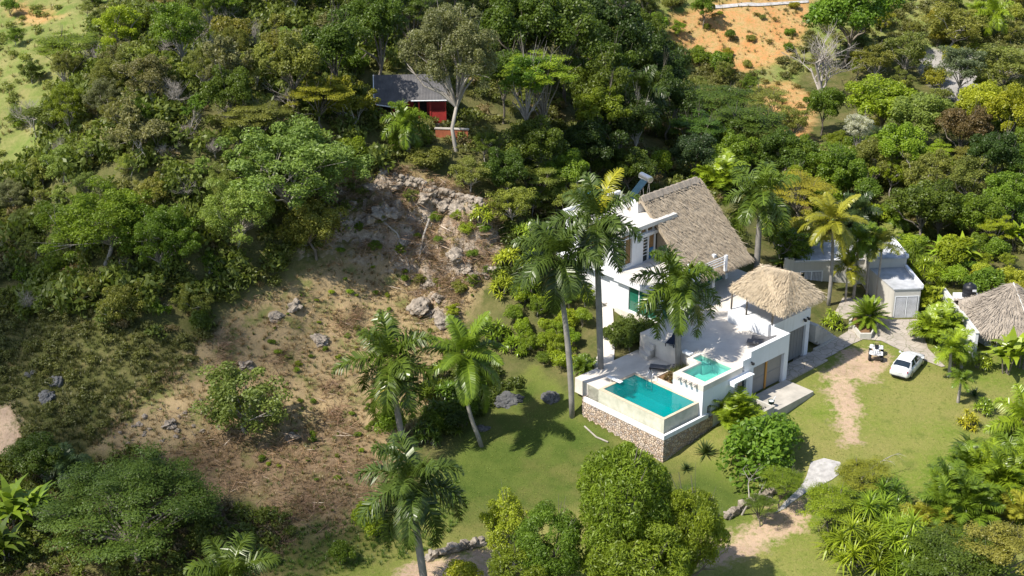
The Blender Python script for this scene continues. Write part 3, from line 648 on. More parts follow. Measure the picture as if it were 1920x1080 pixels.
m = t.mb(); m.vbox(14.05, 14.7, -14.69, -14.66, 7.75, 9.0); m.build('curtain', 'wood', w)
m = t.mb(); m.vbox(14.05, 14.7, -14.69, -14.665, 6.7, 7.7); m.build('bedding', 'blue', w)
w = t.mb().vbox(12.85, 15.35, -14.72, -14.70, 9.42, 9.9).build('clerestory_window', 'wood', t.o)
m = t.mb(); m.vbox(13.62, 13.72, -14.7, -14.52, 9.42, 9.9).vbox(14.48, 14.58, -14.7, -14.52, 9.42, 9.9); m.build('mullion', 'white', w)
w = t.mb().vbox(10.1, 11.75, -14.72, -14.70, 6.9, 9.4).vbox(10.1, 11.7, -14.72, -14.7, 9.5, 9.9).build('window', 'wood', t.o)
m = t.mb(); m.vbox(10.9, 11.0, -14.7, -14.6, 6.9, 9.4).vbox(10.1, 11.75, -14.7, -14.6, 6.9, 7.0); m.build('frame', 'paper', w)
w = t.mb().vbox(10.08, 10.12, -19.2, -16.4, 7.3, 9.2).build('window', 'glass', t.o)
m = t.mb(); m.vbox(9.96, 10.08, -17.85, -17.75, 7.3, 9.2); m.build('frame', 'paper', w)
m = t.mb(); m.vbox(11.3, 14.6, -9.34, -9.30, 6.64, 7.55); m.build('balustrade', 'aquaglass', t.o)
m = t.mb()
for a in (11.2, 14.72): t.mb().vbox(a - .1, a + .1, -9.42, -9.22, 6.63, 7.8).build('balustrade_post', 'white', t.o)
t.mb().vbox(18.15, 18.4, -9.4, -9.18, 6.0, 7.5).build('balustrade_post', 'white', t.o)
for z in (6.7, 6.95, 7.2, 7.4): t.mb().vbox(14.82, 18.15, -9.33, -9.28, z, z + .05).build('balustrade_rail', 'paper', t.o)
ra, rz_ = (14.35, 22.3), 11.95
q1 = (L3(ra[0], -16.04, rz_), L3(ra[1], -16.04, rz_), L3(ra[1], -9.75, 6.2), L3(ra[0], -9.75, 6.2))
q2 = (L3(ra[0], -16.04, rz_), L3(ra[1], -16.04, rz_), L3(ra[1], -22.3, 6.2), L3(ra[0], -22.3, 6.2))
m = t.mb()
for q in (q1, q2):
    q = [Vector(p) for p in q]; m.add([p for p in q] + [p - Vector((0, 0, .4)) for p in q], [(0, 1, 2, 3), (7, 6, 5, 4), (2, 6, 7, 3), (1, 5, 6, 2), (0, 3, 7, 4)])
rf = m.build('thatched_roof', 'thatch', t.o)
strands('thatch_straw', [q1, q2], 15000, .55, .035, rf, 'thatch', t.off, 8, fringe=.35, lift=.07)
m = t.mb()
for i in range(30):
    a0 = ra[0] + .25 * i; w0 = .42 + .06 * ((i * 7) % 5 - 2) * .4
    m.prism([(a0, 16.04 - w0), (a0 + .26, 16.04 - w0), (a0 + .26, 16.04 + w0), (a0, 16.04 + w0)], 11.72 + .02 * (i % 3), 12.12 + .03 * ((i * 5) % 3), [(a0, 15.95), (a0 + .26, 15.95), (a0 + .26, 16.13), (a0, 16.13)])
m.build('ridge_cap', 'thatchgrey', rf)
m = t.mb(); m.vbox(ra[0], ra[1], -15.52, -15.46, 11.42, 11.55); m.build('ridge_batten', 'black', rf)
t.mb().prism([(15.2, 10.2), (15.4, 10.2), (15.4, 21.9), (15.2, 21.9)], 6.0, 11.2, [(15.2, 16.0), (15.4, 16.0), (15.4, 16.08), (15.2, 16.08)]).build('gable_wall', 'thatch', t.o)
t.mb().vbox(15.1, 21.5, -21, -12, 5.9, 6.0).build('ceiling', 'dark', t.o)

t = VT('solar_water_heater', 'tilted solar panel with a silver cylinder on the villa roof beside the thatch ridge', 'solar heater', 16.0, -18.2, 10.55)
def sp(a, b, z): return Vector((a, -b, z))
p0, p1, q0, q1_ = sp(15.35, -18.75, 10.85), sp(15.15, -17.85, 10.85), sp(16.8, -18.2, 12.6), sp(16.6, -17.3, 12.6)
m = t.mb(); n_ = (p1 - p0).cross(q0 - p0).normalized() * .07
m.add([p0, p1, q1_, q0, p0 + n_, p1 + n_, q1_ + n_, q0 + n_], [(0, 1, 2, 3), (7, 6, 5, 4), (0, 4, 5, 1), (1, 5, 6, 2), (2, 6, 7, 3), (3, 7, 4, 0)]); m.build('panel', 'solar', t.o)
c0 = q0.lerp(q1_, .5) + Vector((.15, 0, .25)); ax = (q1_ - q0).normalized()
t.mb().tube([c0 - ax * .75, c0 - ax * .72, c0 + ax * .72, c0 + ax * .75], [.2, .31, .31, .2], 18).build('tank', 'metal', t.o)
m = t.mb()
for e in (-.5, .5):
    f_ = c0 + ax * e; m.tube([f_ - Vector((0, 0, .25)), Vector((f_.x + .3, f_.y, 10.5))], .025, 6); m.tube([f_ - Vector((0, 0, .3)), Vector((f_.x - .4, f_.y, 10.5))], .025, 6)
m.build('frame', 'metal', t.o)
t = VT('water_tank', 'blue plastic water tank on the back of the villa roof', 'water tank', 12.6, -20.2, 10.36)
t.mb().lathe([(0, 10.37), (.75, 10.37), (.78, 10.9), (.74, 10.95), (.78, 11.0), (.76, 11.5), (.5, 11.75), (.22, 11.8), (.22, 11.9), (0, 11.9)], 24, (12.6, 20.2, 0)).build('tank', 'blue', t.o, True)
t.mb().tube([(12.9, 19.7, 11.95), (14.6, 20.1, 11.92)], .05, 8).build('pipe', 'paper', t.o)
t = VT('bamboo_pole', 'upright bamboo pole beside the blue roof tank', 'pole', 12.2, -19.3, 10.36)
t.mb().tube([(12.2, 19.3, 10.36), (12.2, 19.3, 13.2)], [.05, .03], 8).build('stem', 'orangewood', t.o)
t = VT('satellite_dish', 'pale satellite dish on a mast beside the blue roof tank', 'satellite dish', 11.4, -20.6, 10.62)
t.mb().tube([(11.4, 20.6, 10.62), (11.4, 20.6, 11.5)], .03, 6).build('mast', 'metal', t.o)
d = t.mb().lathe([(0, 0), (.2, .03), (.36, .12), (.42, .18), (.36, .14), (.2, .06), (0, .03)], 18); dm = Matrix.Translation((11.4, 20.6, 11.5)) @ Matrix.Rotation(R(60), 4, Vector((-1, 1, 0)))
d.v = [tuple(dm @ Vector(p)) for p in d.v]; d.build('dish', 'paper', t.o, True)

# ------------------------------------------------------------------ loungers on the decks
def lounger(label, a, b, z, ang, mat, frame):
    x, y = vw(a, b); o = thing('sun_lounger', label, 'sun lounger', (x, y, z), YAW + R(ang), 'sun loungers on the villa terraces')
    MB().box(-1.0, .35, -.33, .33, .30, .38).build('seat', mat, o, bevel=.03)
    m = MB(); m.add([(.36, -.33, .30), (.36, .33, .30), (1.0, .33, .52), (1.0, -.33, .52), (.36, -.33, .38), (.36, .33, .38), (.97, .33, .60), (.97, -.33, .60)], [(0, 3, 2, 1), (4, 5, 6, 7), (0, 1, 5, 4), (1, 2, 6, 5), (2, 3, 7, 6), (3, 0, 4, 7)]); m.build('backrest', mat, o)
    m = MB(); m.box(-1.02, .95, -.37, -.33, .24, .31).box(-1.02, .95, .33, .37, .24, .31); m.build('frame', frame, o)
    for x_ in (-.9, .75):
        for y_ in (-.35, .35): MB().box(x_ - .03, x_ + .03, y_ - .03, y_ + .03, 0, .24).build('leg', frame, o)
lounger('navy blue sun lounger under the royal palm on the upper terrace', 7.95, -6.1, 3.55, 20, 'navy', 'black')
lounger('black sun lounger on the lower deck beside the turquoise pool', 5.85, -5.45, 1.93, -57, 'greyfab', 'black')
lounger('grey folded sun lounger against the white pergola wall', 13.55, -1.1, 3.55, -58, 'greyfab', 'greyfab')
lounger('second grey sun lounger laid close beside the one at the pergola wall', 12.75, -.95, 3.55, -58, 'greyfab', 'greyfab')

# ------------------------------------------------------------------ guest house
GZ = R(4.5)
t = thing('guest_house', 'low grey guest house with flat stained roofs round a courtyard', 'house', (34.5, 123.0, .3), GZ)
m = MB(); m.box(0, 2.45, 0, .2, -.6, 2.9).box(2.3, 2.5, .2, 6, -.6, 2.9).box(0, .2, .2, 6, -.6, 2.9); m.build('wing_wall', 'greyplaster', t)
m = MB(); m.box(-.9, 2.6, 4.8, 9.5, -.6, 3.9); m.build('middle_wall', 'greyplaster', t)
m = MB(); m.box(-8.0, -.9, 6.3, 10.6, -.6, 3.2); m.box(-8.6, -7.7, 6.0, 6.3, -.6, 3.7); m.build('rear_wall', 'greyplaster', t)
MB().add([(-.08, -.08, 2.9), (2.6, -.08, 2.9), (2.6, 6, 2.9), (-.9, 4.8, 2.9), (-.08, -.08, 3.02), (2.6, -.08, 3.02), (2.6, 6, 3.02), (-.9, 4.8, 3.02)], [(0, 3, 2, 1), (4, 5, 6, 7), (0, 1, 5, 4), (1, 2, 6, 5), (2, 3, 7, 6), (3, 0, 4, 7)]).build('wing_roof', 'greyroof', t)
MB().box(-1.0, 2.7, 4.7, 9.6, 3.9, 4.02).build('middle_roof', 'greyroof', t)
MB().box(-8.1, -1.0, 6.15, 10.7, 3.2, 3.34).build('rear_roof', 'greyroof', t)
for q in ((2.42, 2.66, 0, 4.7, 3.02, 3.3), (2.5, 2.74, 4.7, 9.6, 4.02, 4.25), (-8.1, -1.0, 6.1, 6.25, 3.34, 3.42), (-8.1, -1, 10.5, 10.7, 3.34, 3.5)): MB().box(*q).build('roof_kerb', 'white', t)
MB().prism([(0.02, .2), (-.02, .2), (-.9, 4.8), (-.86, 4.8)], -.6, 2.9).build('side_wall', 'greyplaster', t)
d = MB().box(.2, 2.25, -.03, -.015, .05, 2.2).build('sliding_door', 'glass', t)
m = MB(); m.box(.12, 2.33, -.07, -.035, 0, .09).box(.12, .2, -.07, -.035, .09, 2.28).box(1.18, 1.28, -.07, -.035, .09, 2.2).box(2.25, 2.33, -.07, -.035, .09, 2.28).box(.2, 2.25, -.07, -.035, 2.2, 2.28); m.build('frame', 'paper', d)
m = MB()
for x0, x1 in ((.25, 1.15), (1.32, 2.2)):
    for k in range(9): m.tube([(x0 + (x1 - x0) * (k + .5) / 9, -.055 + .008 * (k % 2), .1), (x0 + (x1 - x0) * (k + .5) / 9, -.055 + .008 * (k % 2), 2.15)], .045, 5)
cm = m.build('curtain', 'curtain', d); cm.scale = (1, .35, 1); cm.location = (0, -.025, 0)
d = MB().box(-6.9, -4.9, 6.27, 6.285, .3, 2.2).build('sliding_door', 'glass', t)
m = MB(); m.box(-7, -4.8, 6.2, 6.26, .2, .3).box(-7, -6.9, 6.2, 6.26, .3, 2.3).box(-5.95, -5.85, 6.2, 6.26, .3, 2.2).box(-4.9, -4.8, 6.2, 6.26, .3, 2.3).box(-6.9, -4.9, 6.2, 6.26, 2.2, 2.3); m.build('frame', 'paper', d)
m = MB()
for k in range(12): m.tube([(-6.5 + .14 * k, 6.255, .3), (-6.5 + .14 * k, 6.255, 2.15)], .06, 5)
cm = m.build('curtain', 'curtain', d); cm.scale = (1, .3, 1); cm.location = (0, 6.255 * .7 - .005, 0)

def hexp(px, z): return [atz(u, v, z)[:2] for u, v in px]
pl = hexp([(1592,601),(1613,626),(1634,626),(1647,603),(1630,588),(1602,588)], .85); cx, cy = np.mean(pl, 0)
t = thing('courtyard_planter', 'pale angular concrete planter in the paved courtyard holding a cycad', 'planter', (cx, cy, .35))
loc = [(x - cx, y - cy) for x, y in pl]; inn = [(x * .86, y * .9) for x, y in loc]
m = MB()
for i in range(6):
    j = (i + 1) % 6; m.prism([loc[i], loc[j], inn[j], inn[i]], -.5, .5)
m.build('wall', 'greyplaster', t); MB().prism(inn, -.5, .38).build('soil', 'soil', t)

# boundary wall, hut with thatch and black tank
t = thing('boundary_wall', 'long white boundary wall running down beside the grey thatched hut', 'wall', (39.6, 119.8, .3))
m = MB(); m.prism([(-.25, 4.9), (0, 4.95), (.42, -4.4), (.17, -4.4)], -1, 2.2); m.build('panel', 'white', t)
m = MB(); m.prism([(-.3, 4.95), (.05, 5.0), (.47, -4.45), (.12, -4.45)], 2.2, 2.3); m.build('cap', 'offwhite', t)
t = thing('thatched_hut', 'round grey thatched hut with pale ridge beyond the white boundary wall', 'hut', (43.9, 119.7, .3))
MB().lathe([(3.1, -.8), (3.1, 2.3)], 20).build('wall', 'white', t)
MB().box(-3.8, -1.4, .1, 2.3, -.8, 2.0).build('annex_wall', 'white', t)
MB().box(-3.3, -2.6, .04, .08, .1, 1.8).build('doorway', 'dark', t)
def cone(n, r0, z0, z1, c=(0, 0)): return [((c[0], c[1], z1), (c[0], c[1], z1), (c[0] + r0 * cos(2 * pi * (k + 1) / n), c[1] + r0 * sin(2 * pi * (k + 1) / n), z0), (c[0] + r0 * cos(2 * pi * k / n), c[1] + r0 * sin(2 * pi * k / n), z0)) for k in range(n)]
qs = cone(16, 4.2, 1.8, 5.0)
qa = [((-4.3, 1.0, 2.9), (-.5, 1.6, 3.8), (-1.2, -.7, 2.2), (-4.0, -.2, 1.95)), ((-4.3, 1.0, 2.9), (-.5, 1.6, 3.8), (-.5, 3.2, 2.3), (-4.4, 2.6, 2.0))]
m = MB()
for q in qs: m.add(list(q)[1:], [(0, 1, 2)])
for q in qa: m.add(list(q), [(0, 1, 2, 3)]); m.add([(x, y, z - .25) for x, y, z in q], [(3, 2, 1, 0)])
rf = m.build('thatch_roof', 'thatchgrey', t); strands('thatch_straw', qs + qa, 9000, .6, .04, rf, 'thatchgrey', (0, 0, 0), 12, fringe=.5, lift=.09)
MB().tube([(0, 0, 5.08), (.35, -1.55, 3.9), (.7, -3.1, 2.7), (.85, -3.95, 2.0)], .06, 6).build('hip_ridge', 'offwhite', rf)
x, y, z = ground(1815, 575)
t = thing('water_tank', 'black plastic water tank on a low white base behind the thatched hut', 'water tank', (41.6, 124.0, .9))
MB().box(-1.2, 1.0, -.9, .9, -.6, 1.2).build('base', 'white', t)
MB().lathe([(0, 1.2), (.62, 1.2), (.63, 1.45), (.60, 1.5), (.63, 1.55), (.63, 1.9), (.6, 1.95), (.62, 2.0), (.61, 2.25), (.35, 2.45), (.16, 2.5), (.16, 2.58), (0, 2.58)], 26).build('tank', 'black', t, True)
MB().box(.05, .42, -.66, -.635, 1.95, 2.15).build('sticker', 'paper', t)

# red cabin on the ridge
gxr, gyr = CAB
t = thing('red_cabin', 'small red wooden cabin with a dark grey sheet roof on the wooded ridge', 'cabin', (gxr, gyr, CABZ + .55), R(3))
m = MB(); m.box(-3.2, 3.2, 2.2, 4.2, -.6, 2.6).box(-3.3, -3.15, 0, 2.2, -.6, 2.0); m.build('wall', 'dark', t)
for q in ((-3.25, -1.75, -.08, 0, -.3, .9), (1.9, 3.3, -.08, 0, -.3, .95)): MB().box(*q).build('railing_panel', 'red', t)
for q in ((-1.2, .2, 2.1, 2.19, 0, 2), (1.5, 3.2, 2.1, 2.19, 0, 2.2)): MB().box(*q).build('wall_panel', 'red', t)
for x in (-3.25, -1.7, -.2, .75, 1.85, 3.3): MB().box(x - .08, x + .08, -.12, .04, -.6, 2.25).build('post', 'red', t)
MB().box(-3.4, 3.4, -.15, 4.3, -.7, -.32).build('floor', 'concrete', t)
rq = [(-3.6, 2.3, 3.95), (3.5, 2.3, 3.95), (3.5, -.45, 2.15), (-3.5, -.45, 2.15)]
m = MB(); m.add(rq + [(x, y, z - .06) for x, y, z in rq], [(0, 1, 2, 3), (7, 6, 5, 4), (2, 6, 7, 3), (0, 3, 7, 4), (1, 5, 6, 2)])
r2 = [(-3.6, 2.3, 3.95), (3.5, 2.3, 3.95), (3.5, 4.6, 2.3), (-3.6, 4.6, 2.3)]; m.add(r2, [(3, 2, 1, 0)])
r3 = [(-3.5, -.46, 2.12), (-.2, -.46, 2.12), (-.9, -1.15, 1.62), (-3.3, -.75, 1.9)]; m.add(r3 + [(x, y, z - .05) for x, y, z in r3], [(0, 1, 2, 3), (7, 6, 5, 4), (2, 6, 7, 3)])
rf = m.build('roof', 'corrugated', t)
m = MB(); m.tube([(.0, -.48, 2.1), (3.5, -.48, 2.1)], .06, 5).tube([(-3.3, -.78, 1.86), (-.9, -1.18, 1.58)], .06, 5).tube([(-3.55, -.4, 2.15), (-3.62, 2.3, 3.93)], .06, 5); m.build('fascia', 'paper', rf)
x, y, z = ground(848, 262)
t = thing('terracotta_wall', 'low terracotta coloured retaining wall below the red cabin', 'wall', (x, y, z), R(-6))
MB().box(-1.6, 1.5, 0, .25, -.6, .95).build('face', 'terracotta', t); MB().box(-1.7, 1.6, -.05, .35, .95, 1.03).build('cap', 'concrete', t)

# steps, low walls
t = VT('garden_stairs', 'flight of worn stone steps beside the far garage door', 'steps', 22.4, -1.6, .3)
for i in range(7):
    a = 20.9 + i * .45; z = 2.6 - i * .33; t.mb().vbox(a, a + .5, -2.4, -1.1, z - 1.6, z).build('step', 'concrete', t.o, bevel=.03)
t.mb().vbox(20.7, 24.1, -1.08, -.9, -.5, .55).build('side_wall', 'concrete', t.o)
t = VT('patio_wall', 'low grey wall at the near corner of the garage pad', 'wall', 9.0, 3.2, .1)
m = t.mb(); m.vbox(7.2, 9.55, 3.2, 3.4, -1.4, .72).vbox(9.4, 9.55, 1.5, 3.2, -1.4, .72); m.build('panel', 'greyplaster', t.o)
t.mb().vbox(7.15, 9.6, 3.15, 3.45, .72, .78).build('cap', 'concrete', t.o)

x, y, z = ground(1455, 757)
bx, by = vw(9.95, 2.75)
t = thing('bucket', 'small dark green bucket with a white handle and cloth on the garage pad', 'bucket', (bx, by, .31))
MB().lathe([(0, 0), (.19, 0), (.25, .52), (.27, .55), (.24, .55), (.18, .06), (0, .06)], 18).build('pail', plain('green_plastic', (.012, .05, .035), .5), t, True)
MB().lathe([(0, .50), (.12, .56), (.21, .52), (.22, .50)], 10).build('cloth', 'paper', t, True)
MB().tube([(.1, 0, .5), (.32, 0, .95)], .03, 6).build('stick', 'paper', t)

def rubble(name, label, px, w, h, mat, cat, n, seed):
    """a dry stone wall along points on the land"""
    P = [Vector(ground(*p)) for p in px]; r = random.Random(seed); o = thing(name, label, cat, P[0]); m = MB(P[0])
    tot = sum((b - a).length for a, b in zip(P, P[1:]))
    for i in range(n):
        s = tot * (i + r.random()) / n
        for a, b in zip(P, P[1:]):
            L = (b - a).length
            if s <= L: break
            s -= L
        p = a.lerp(b, min(1, s / L)) + Vector((r.uniform(-w, w), r.uniform(-w, w), r.uniform(0, h)))
        q = r.uniform(.14, .34); bm = bmesh.new(); bmesh.ops.create_icosphere(bm, subdivisions=1, radius=q)
        base = len(m.v); sx, sy, sz = r.uniform(.7, 1.5), r.uniform(.7, 1.5), r.uniform(.6, 1)
        m.add([(p.x + v.co.x * sx + r.uniform(-.04, .04), p.y + v.co.y * sy + r.uniform(-.04, .04), p.z + v.co.z * sz) for v in bm.verts], [[v.index for v in f.verts] for f in bm.faces]); bm.free()
    m.build('stones', mat, o); return o
rubble('dry_stone_wall', 'low rubble wall along the drive beside the mango trees', [(1360,975),(1400,950),(1440,930),(1480,915)], .12, .5, 'rock', 'wall', 90, 3)
rubble('dry_stone_wall', 'low stone edging along the path below the royal palms', [(800,1050),(850,1034),(905,1022)], .1, .5, 'rock', 'wall', 70, 4)
rubble('dry_stone_wall', 'terraced rubble wall along the crest of the dry slope under the cabin', [(735,345),(775,352),(820,368),(862,385),(905,400)], .25, .9, 'rock', 'wall', 200, 6)

# ------------------------------------------------------------------ leaves, crowns, trunks
def unit(v): return v / (np.linalg.norm(v, axis=-1, keepdims=True) + 1e-9)
def quads_from(c, d, s, L, W):
    """rhombic leaves: centre c, long axis d, short axis s"""
    a = c - d * L * .5; b = c + d * L * .5; q = c + d * L * -.08
    return np.stack([a, q + s * W * .5, b, q - s * W * .5], 1).reshape(-1, 3)
def leafcloud(cl, per, L, W, r, up=.35, droop=0., jit=.7, fill=.55):
    """cl: (n,4|6) clump centres and radii -> leaf quads over each clump, with a value per leaf"""
    cl = np.asarray(cl, float); n = len(cl); rad = cl[:, 3:6] if cl.shape[1] >= 6 else np.repeat(cl[:, 3:4], 3, 1)
    k = np.repeat(np.arange(n), per); m = len(k)
    d = unit(r.normal(size=(m, 3))); d[:, 2] = np.where((d[:, 2] < -.25) & (r.random(m) < .75), -d[:, 2], d[:, 2])
    rr = fill + (1 - fill) * r.random((m, 1)) ** .6
    c = cl[k, :3] + d * rad[k] * rr
    nrm = unit(d * .7 + r.normal(size=(m, 3)) * jit + np.array([0, 0, up]))
    t = unit(np.cross(nrm, r.normal(size=(m, 3)))); t[:, 2] -= droop; t = unit(t); s = unit(np.cross(nrm, t))
    sz = (.65 + .7 * r.random((m, 1)))
    V = quads_from(c, t, s, L * sz, W * sz)
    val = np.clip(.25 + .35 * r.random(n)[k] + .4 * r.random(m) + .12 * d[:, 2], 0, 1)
    return V, val
def fan(V): return np.arange(len(V)).reshape(-1, 4)
def shell(n, r, rx=1, rz=.8, inner=.55, low=-.45, rc=(.22, .36), lump=.25):
    d = unit(r.normal(size=(n * 3, 3))); d = d[d[:, 2] > low][:n]
    ph = np.arctan2(d[:, 1], d[:, 0]); l = 1 + lump * np.sin(ph * 3 + r.random() * 6) * np.cos(d[:, 2] * 4 + r.random() * 6)
    q = (inner + (1 - inner) * r.random(len(d)) ** .5) * l
    c = d * q[:, None] * np.array([rx, rx, rz]) * .8
    return np.c_[c, rc[0] + (rc[1] - rc[0]) * r.random(len(d))]
def limbs(cl, hc, r, n=9, tr=.042, fork=.45, bend=.2, base=None):
    """trunk and limbs in one mesh for clumps round z=0; the ground is at z=-hc"""
    m = MB(); fz = -hc + hc * fork; top = Vector((r.normal() * .08, r.normal() * .08, fz))
    m.tube([(0, 0, -hc - .25), (0, 0, -hc), (r.normal() * .05, r.normal() * .05, -hc + (fz + hc) * .5), top], [tr * 1.5, tr * 1.2, tr, tr * .85], 7)
    ids = r.choice(len(cl), min(n, len(cl)), replace=False)
    for i in ids:
        e = Vector(cl[i, :3]); mid = top.lerp(e, .5) + Vector((r.normal() * bend, r.normal() * bend, -.05 + abs(r.normal()) * .1)) * .5
        m.tube([top - Vector((0, 0, .03)), top.lerp(mid, .5) + Vector((0, 0, .04)), mid, mid.lerp(e, .6), e], [tr * .62, tr * .5, tr * .38, tr * .24, tr * .1], 5, False)
        for q in range(2):
            f = e + Vector(r.normal(size=3) * .11); m.tube([mid.lerp(e, .4), f], [tr * .22, tr * .05], 4, False)
    return m
def grow(r, start, d, L, rad, depth, m, tips, spread=.6, up=.12, kids=(2, 4)):
    p = [Vector(start)]; d = Vector(d).normalized(); rs = [rad]
    for i in range(3):
        d = (d + Vector(r.normal(size=3) * .13) + Vector((0, 0, up * .35))).normalized(); p.append(p[-1] + d * L / 3); rs.append(rad * (1 - .17 * (i + 1)))
    m.tube(p, rs, 6 if depth > 2 else (4 if depth > 1 else 3), False)
    if depth <= 0: tips.append(p[-1][:]); return
    for k in range(r.integers(kids[0], kids[1] + 1)):
        t = .35 + .65 * r.random(); q = p[0].lerp(p[-1], t) if t < .95 else p[-1]
        j = min(3, int(t * 3)); q = p[j].lerp(p[min(3, j + 1)], t * 3 - j)
        nd = (d + Vector(r.normal(size=3)) * spread + Vector((0, 0, up))).normalized()
        grow(r, q, nd, L * (.55 + .3 * r.random()), rad * .52, depth - 1, m, tips, spread, up, kids)
    tips.append(p[-1][:])

def norm(m, tips):
    s = 1 / (np.percentile(np.hypot(*np.array(tips)[:, :2].T), 96) + 1e-6); m.v = [(x * s, y * s, z) for x, y, z in m.v]; tips[:] = [(x * s, y * s, z) for x, y, z in tips]
def mesh_of(mb, name, mat):
    o = mb.build(name, mat, smooth=True); me = o.data; bpy.data.objects.remove(o); return me
PROTO = {}
def proto(kind, crown_me, trunk_me, hc): PROTO.setdefault(kind, []).append((crown_me, trunk_me, hc))
HC = dict(dense=1.15, airy=1.35, flat=1.2, tall=2.4, bush=.62, mango=1.15, olive=1.3)
for s in range(4):
    r = np.random.default_rng(50 + s); cl = shell(48, r, 1, .9, .5, -.6, (.15, .33), .42); V, val = leafcloud(cl, 320, .075, .042, r)
    proto('dense', leafmesh('crown', V, fan(V), val, 'leaf'), mesh_of(limbs(cl, HC['dense'], r), 'trunk', 'bark'), HC['dense'])
    r = np.random.default_rng(60 + s); cl = shell(58, r, 1, .95, .3, -.85, (.13, .26), .35); V, val = leafcloud(cl, 170, .065, .036, r, fill=.3)
    proto('airy', leafmesh('crown', V, fan(V), val, 'leaf'), mesh_of(limbs(cl, HC['airy'], r, 14, .035, .4, .25), 'trunk', 'palebark'), HC['airy'])
    r = np.random.default_rng(70 + s); n = 60
    ang = r.random(n) * 6.28; rr = np.sqrt(r.random(n)); z = .42 * (1 - rr ** 2) + r.normal(size=n) * .16 - .08
    cl = np.c_[rr * np.cos(ang) * .85, rr * np.sin(ang) * .85, z, .20 + .14 * r.random(n), .20 + .14 * r.random(n), .045 + .05 * r.random(n)]
    V, val = leafcloud(cl, 210, .058, .024, r, up=1.0, jit=.5, fill=.1)
    proto('flat', leafmesh('crown', V, fan(V), val, 'leaf'), mesh_of(limbs(cl, HC['flat'], r, 16, .035, .35, .2), 'trunk', 'bark'), HC['flat'])
    r = np.random.default_rng(80 + s); cl = shell(20, r, .95, .75, .45, -.05, (.26, .42), .3); cl[:, 2] -= .12; V, val = leafcloud(cl, 220, .115, .06, r)
    proto('bush', leafmesh('crown', V, fan(V), val, 'leaf'), mesh_of(limbs(cl, HC['bush'], r, 8, .03, .1), 'trunk', 'bark'), HC['bush'])
HC.update(lace=1.1, fine=1.3)
for s in range(2):
    r = np.random.default_rng(75 + s); n = 110
    ang = r.random(n) * 6.28; rr = np.sqrt(r.random(n)); z = .40 * (1 - rr ** 2) + r.normal(size=n) * .15 - .08
    cl = np.c_[rr * np.cos(ang) * .9, rr * np.sin(ang) * .9, z, .15 + .12 * r.random(n), .15 + .12 * r.random(n), .03 + .04 * r.random(n)]
    V, val = leafcloud(cl, 330, .034, .014, r, up=1.0, jit=.5, fill=.1)
    proto('lace', leafmesh('crown', V, fan(V), val, 'leaf'), mesh_of(limbs(cl, HC['lace'], r, 18, .035, .3, .2), 'trunk', 'bark'), HC['lace'])
    r = np.random.default_rng(78 + s); cl = shell(120, r, 1, .85, .35, -.7, (.10, .19), .3); V, val = leafcloud(cl, 240, .042, .022, r, fill=.35)
    proto('fine', leafmesh('crown', V, fan(V), val, 'leaf'), mesh_of(limbs(cl, HC['fine'], r, 22, .035, .45, .25), 'trunk', 'palebark'), HC['fine'])
for s in range(3):
    r = np.random.default_rng(90 + s); m = MB(); tips = []
    grow(r, (0, 0, -1.55), (r.normal() * .1, r.normal() * .1, 1), .95, .03, 3, m, tips, .75, .22, (4, 5))
    norm(m, tips)
    T = np.array(tips); T = T[T[:, 2] > -.7]; cl = np.c_[T, np.full(len(T), .13)]
    V, val = leafcloud(cl, max(6, 5200 // len(T)), .08, .042, r, fill=.1)
    proto('sparse', leafmesh('crown', V, fan(V), val, 'leaf'), mesh_of(m, 'trunk', 'palebark'), 1.5)
    r = np.random.default_rng(95 + s); m = MB(); tips = []
    grow(r, (0, 0, -1.2), (0, 0, 1), .62, .026, 4, m, tips, .6, .3, (4, 5)); norm(m, tips); proto('bare', None, mesh_of(m, 'trunk', 'palebark'), 1.2)
for s in range(4):                                        # mango: heavy lumps of drooping strap leaves
    r = np.random.default_rng(110 + s); cl = shell(150, r, 1, 1.15, .82, -.7, (.15, .23), .16); V, val = leafcloud(cl, 190, .082, .022, r, up=.2, droop=.35, jit=.6, fill=.72)
    proto('mango', leafmesh('crown', V, fan(V), val, 'leaf'), mesh_of(limbs(cl, HC['mango'], r, 14, .06, .3), 'trunk', 'bark'), HC['mango'])

GREEN = dict(deep=(.042,.070,.011), dark=(.074,.114,.013), mid=(.112,.176,.015), bright=(.180,.255,.016), lime=(.23,.28,.022), olive=(.160,.178,.034), mango=(.128,.198,.018), warm=(.088,.120,.014),
             grey=(.155,.16,.062), pale=(.175,.230,.042), silver=(.34,.36,.30), rust=(.15,.105,.035), gold=(.22,.225,.022), straw=(.20,.15,.060), blue=(.050,.082,.026))
used = {}
def tint(c, r): f = .85 + .3 * r.random(); h = r.normal() * .08; return (c[0] * f * (1 + h), c[1] * f, c[2] * f * (1 - h))
trng = np.random.default_rng(17)
def tree(kind, u, v, rpx, hc, colr, label, name='tree', cat='tree', group=None, sx=1.0, sz=1.0, var=None):
    """crown centre seen at (u, v), crown radius in photo pixels at that distance, centre hc metres above its root"""
    x, y, z, t = above(u, v, hc); rad = rpx * t / F
    P = PROTO[kind]; k = used.get(kind, 0); used[kind] = k + 1; cm, tm, h0 = P[(var if var is not None else k) % len(P)]
    o = thing(name, label, cat, (x, y, z), trng.random() * 6.28, group)
    col = tint(GREEN[colr], trng)
    if cm is not None: obj('crown', cm, o, (0, 0, hc), (rad * sx, rad, rad * sz), 0, col)
    obj('trunk', tm, o, (0, 0, hc), (rad * sx, rad, hc / h0))
    return o

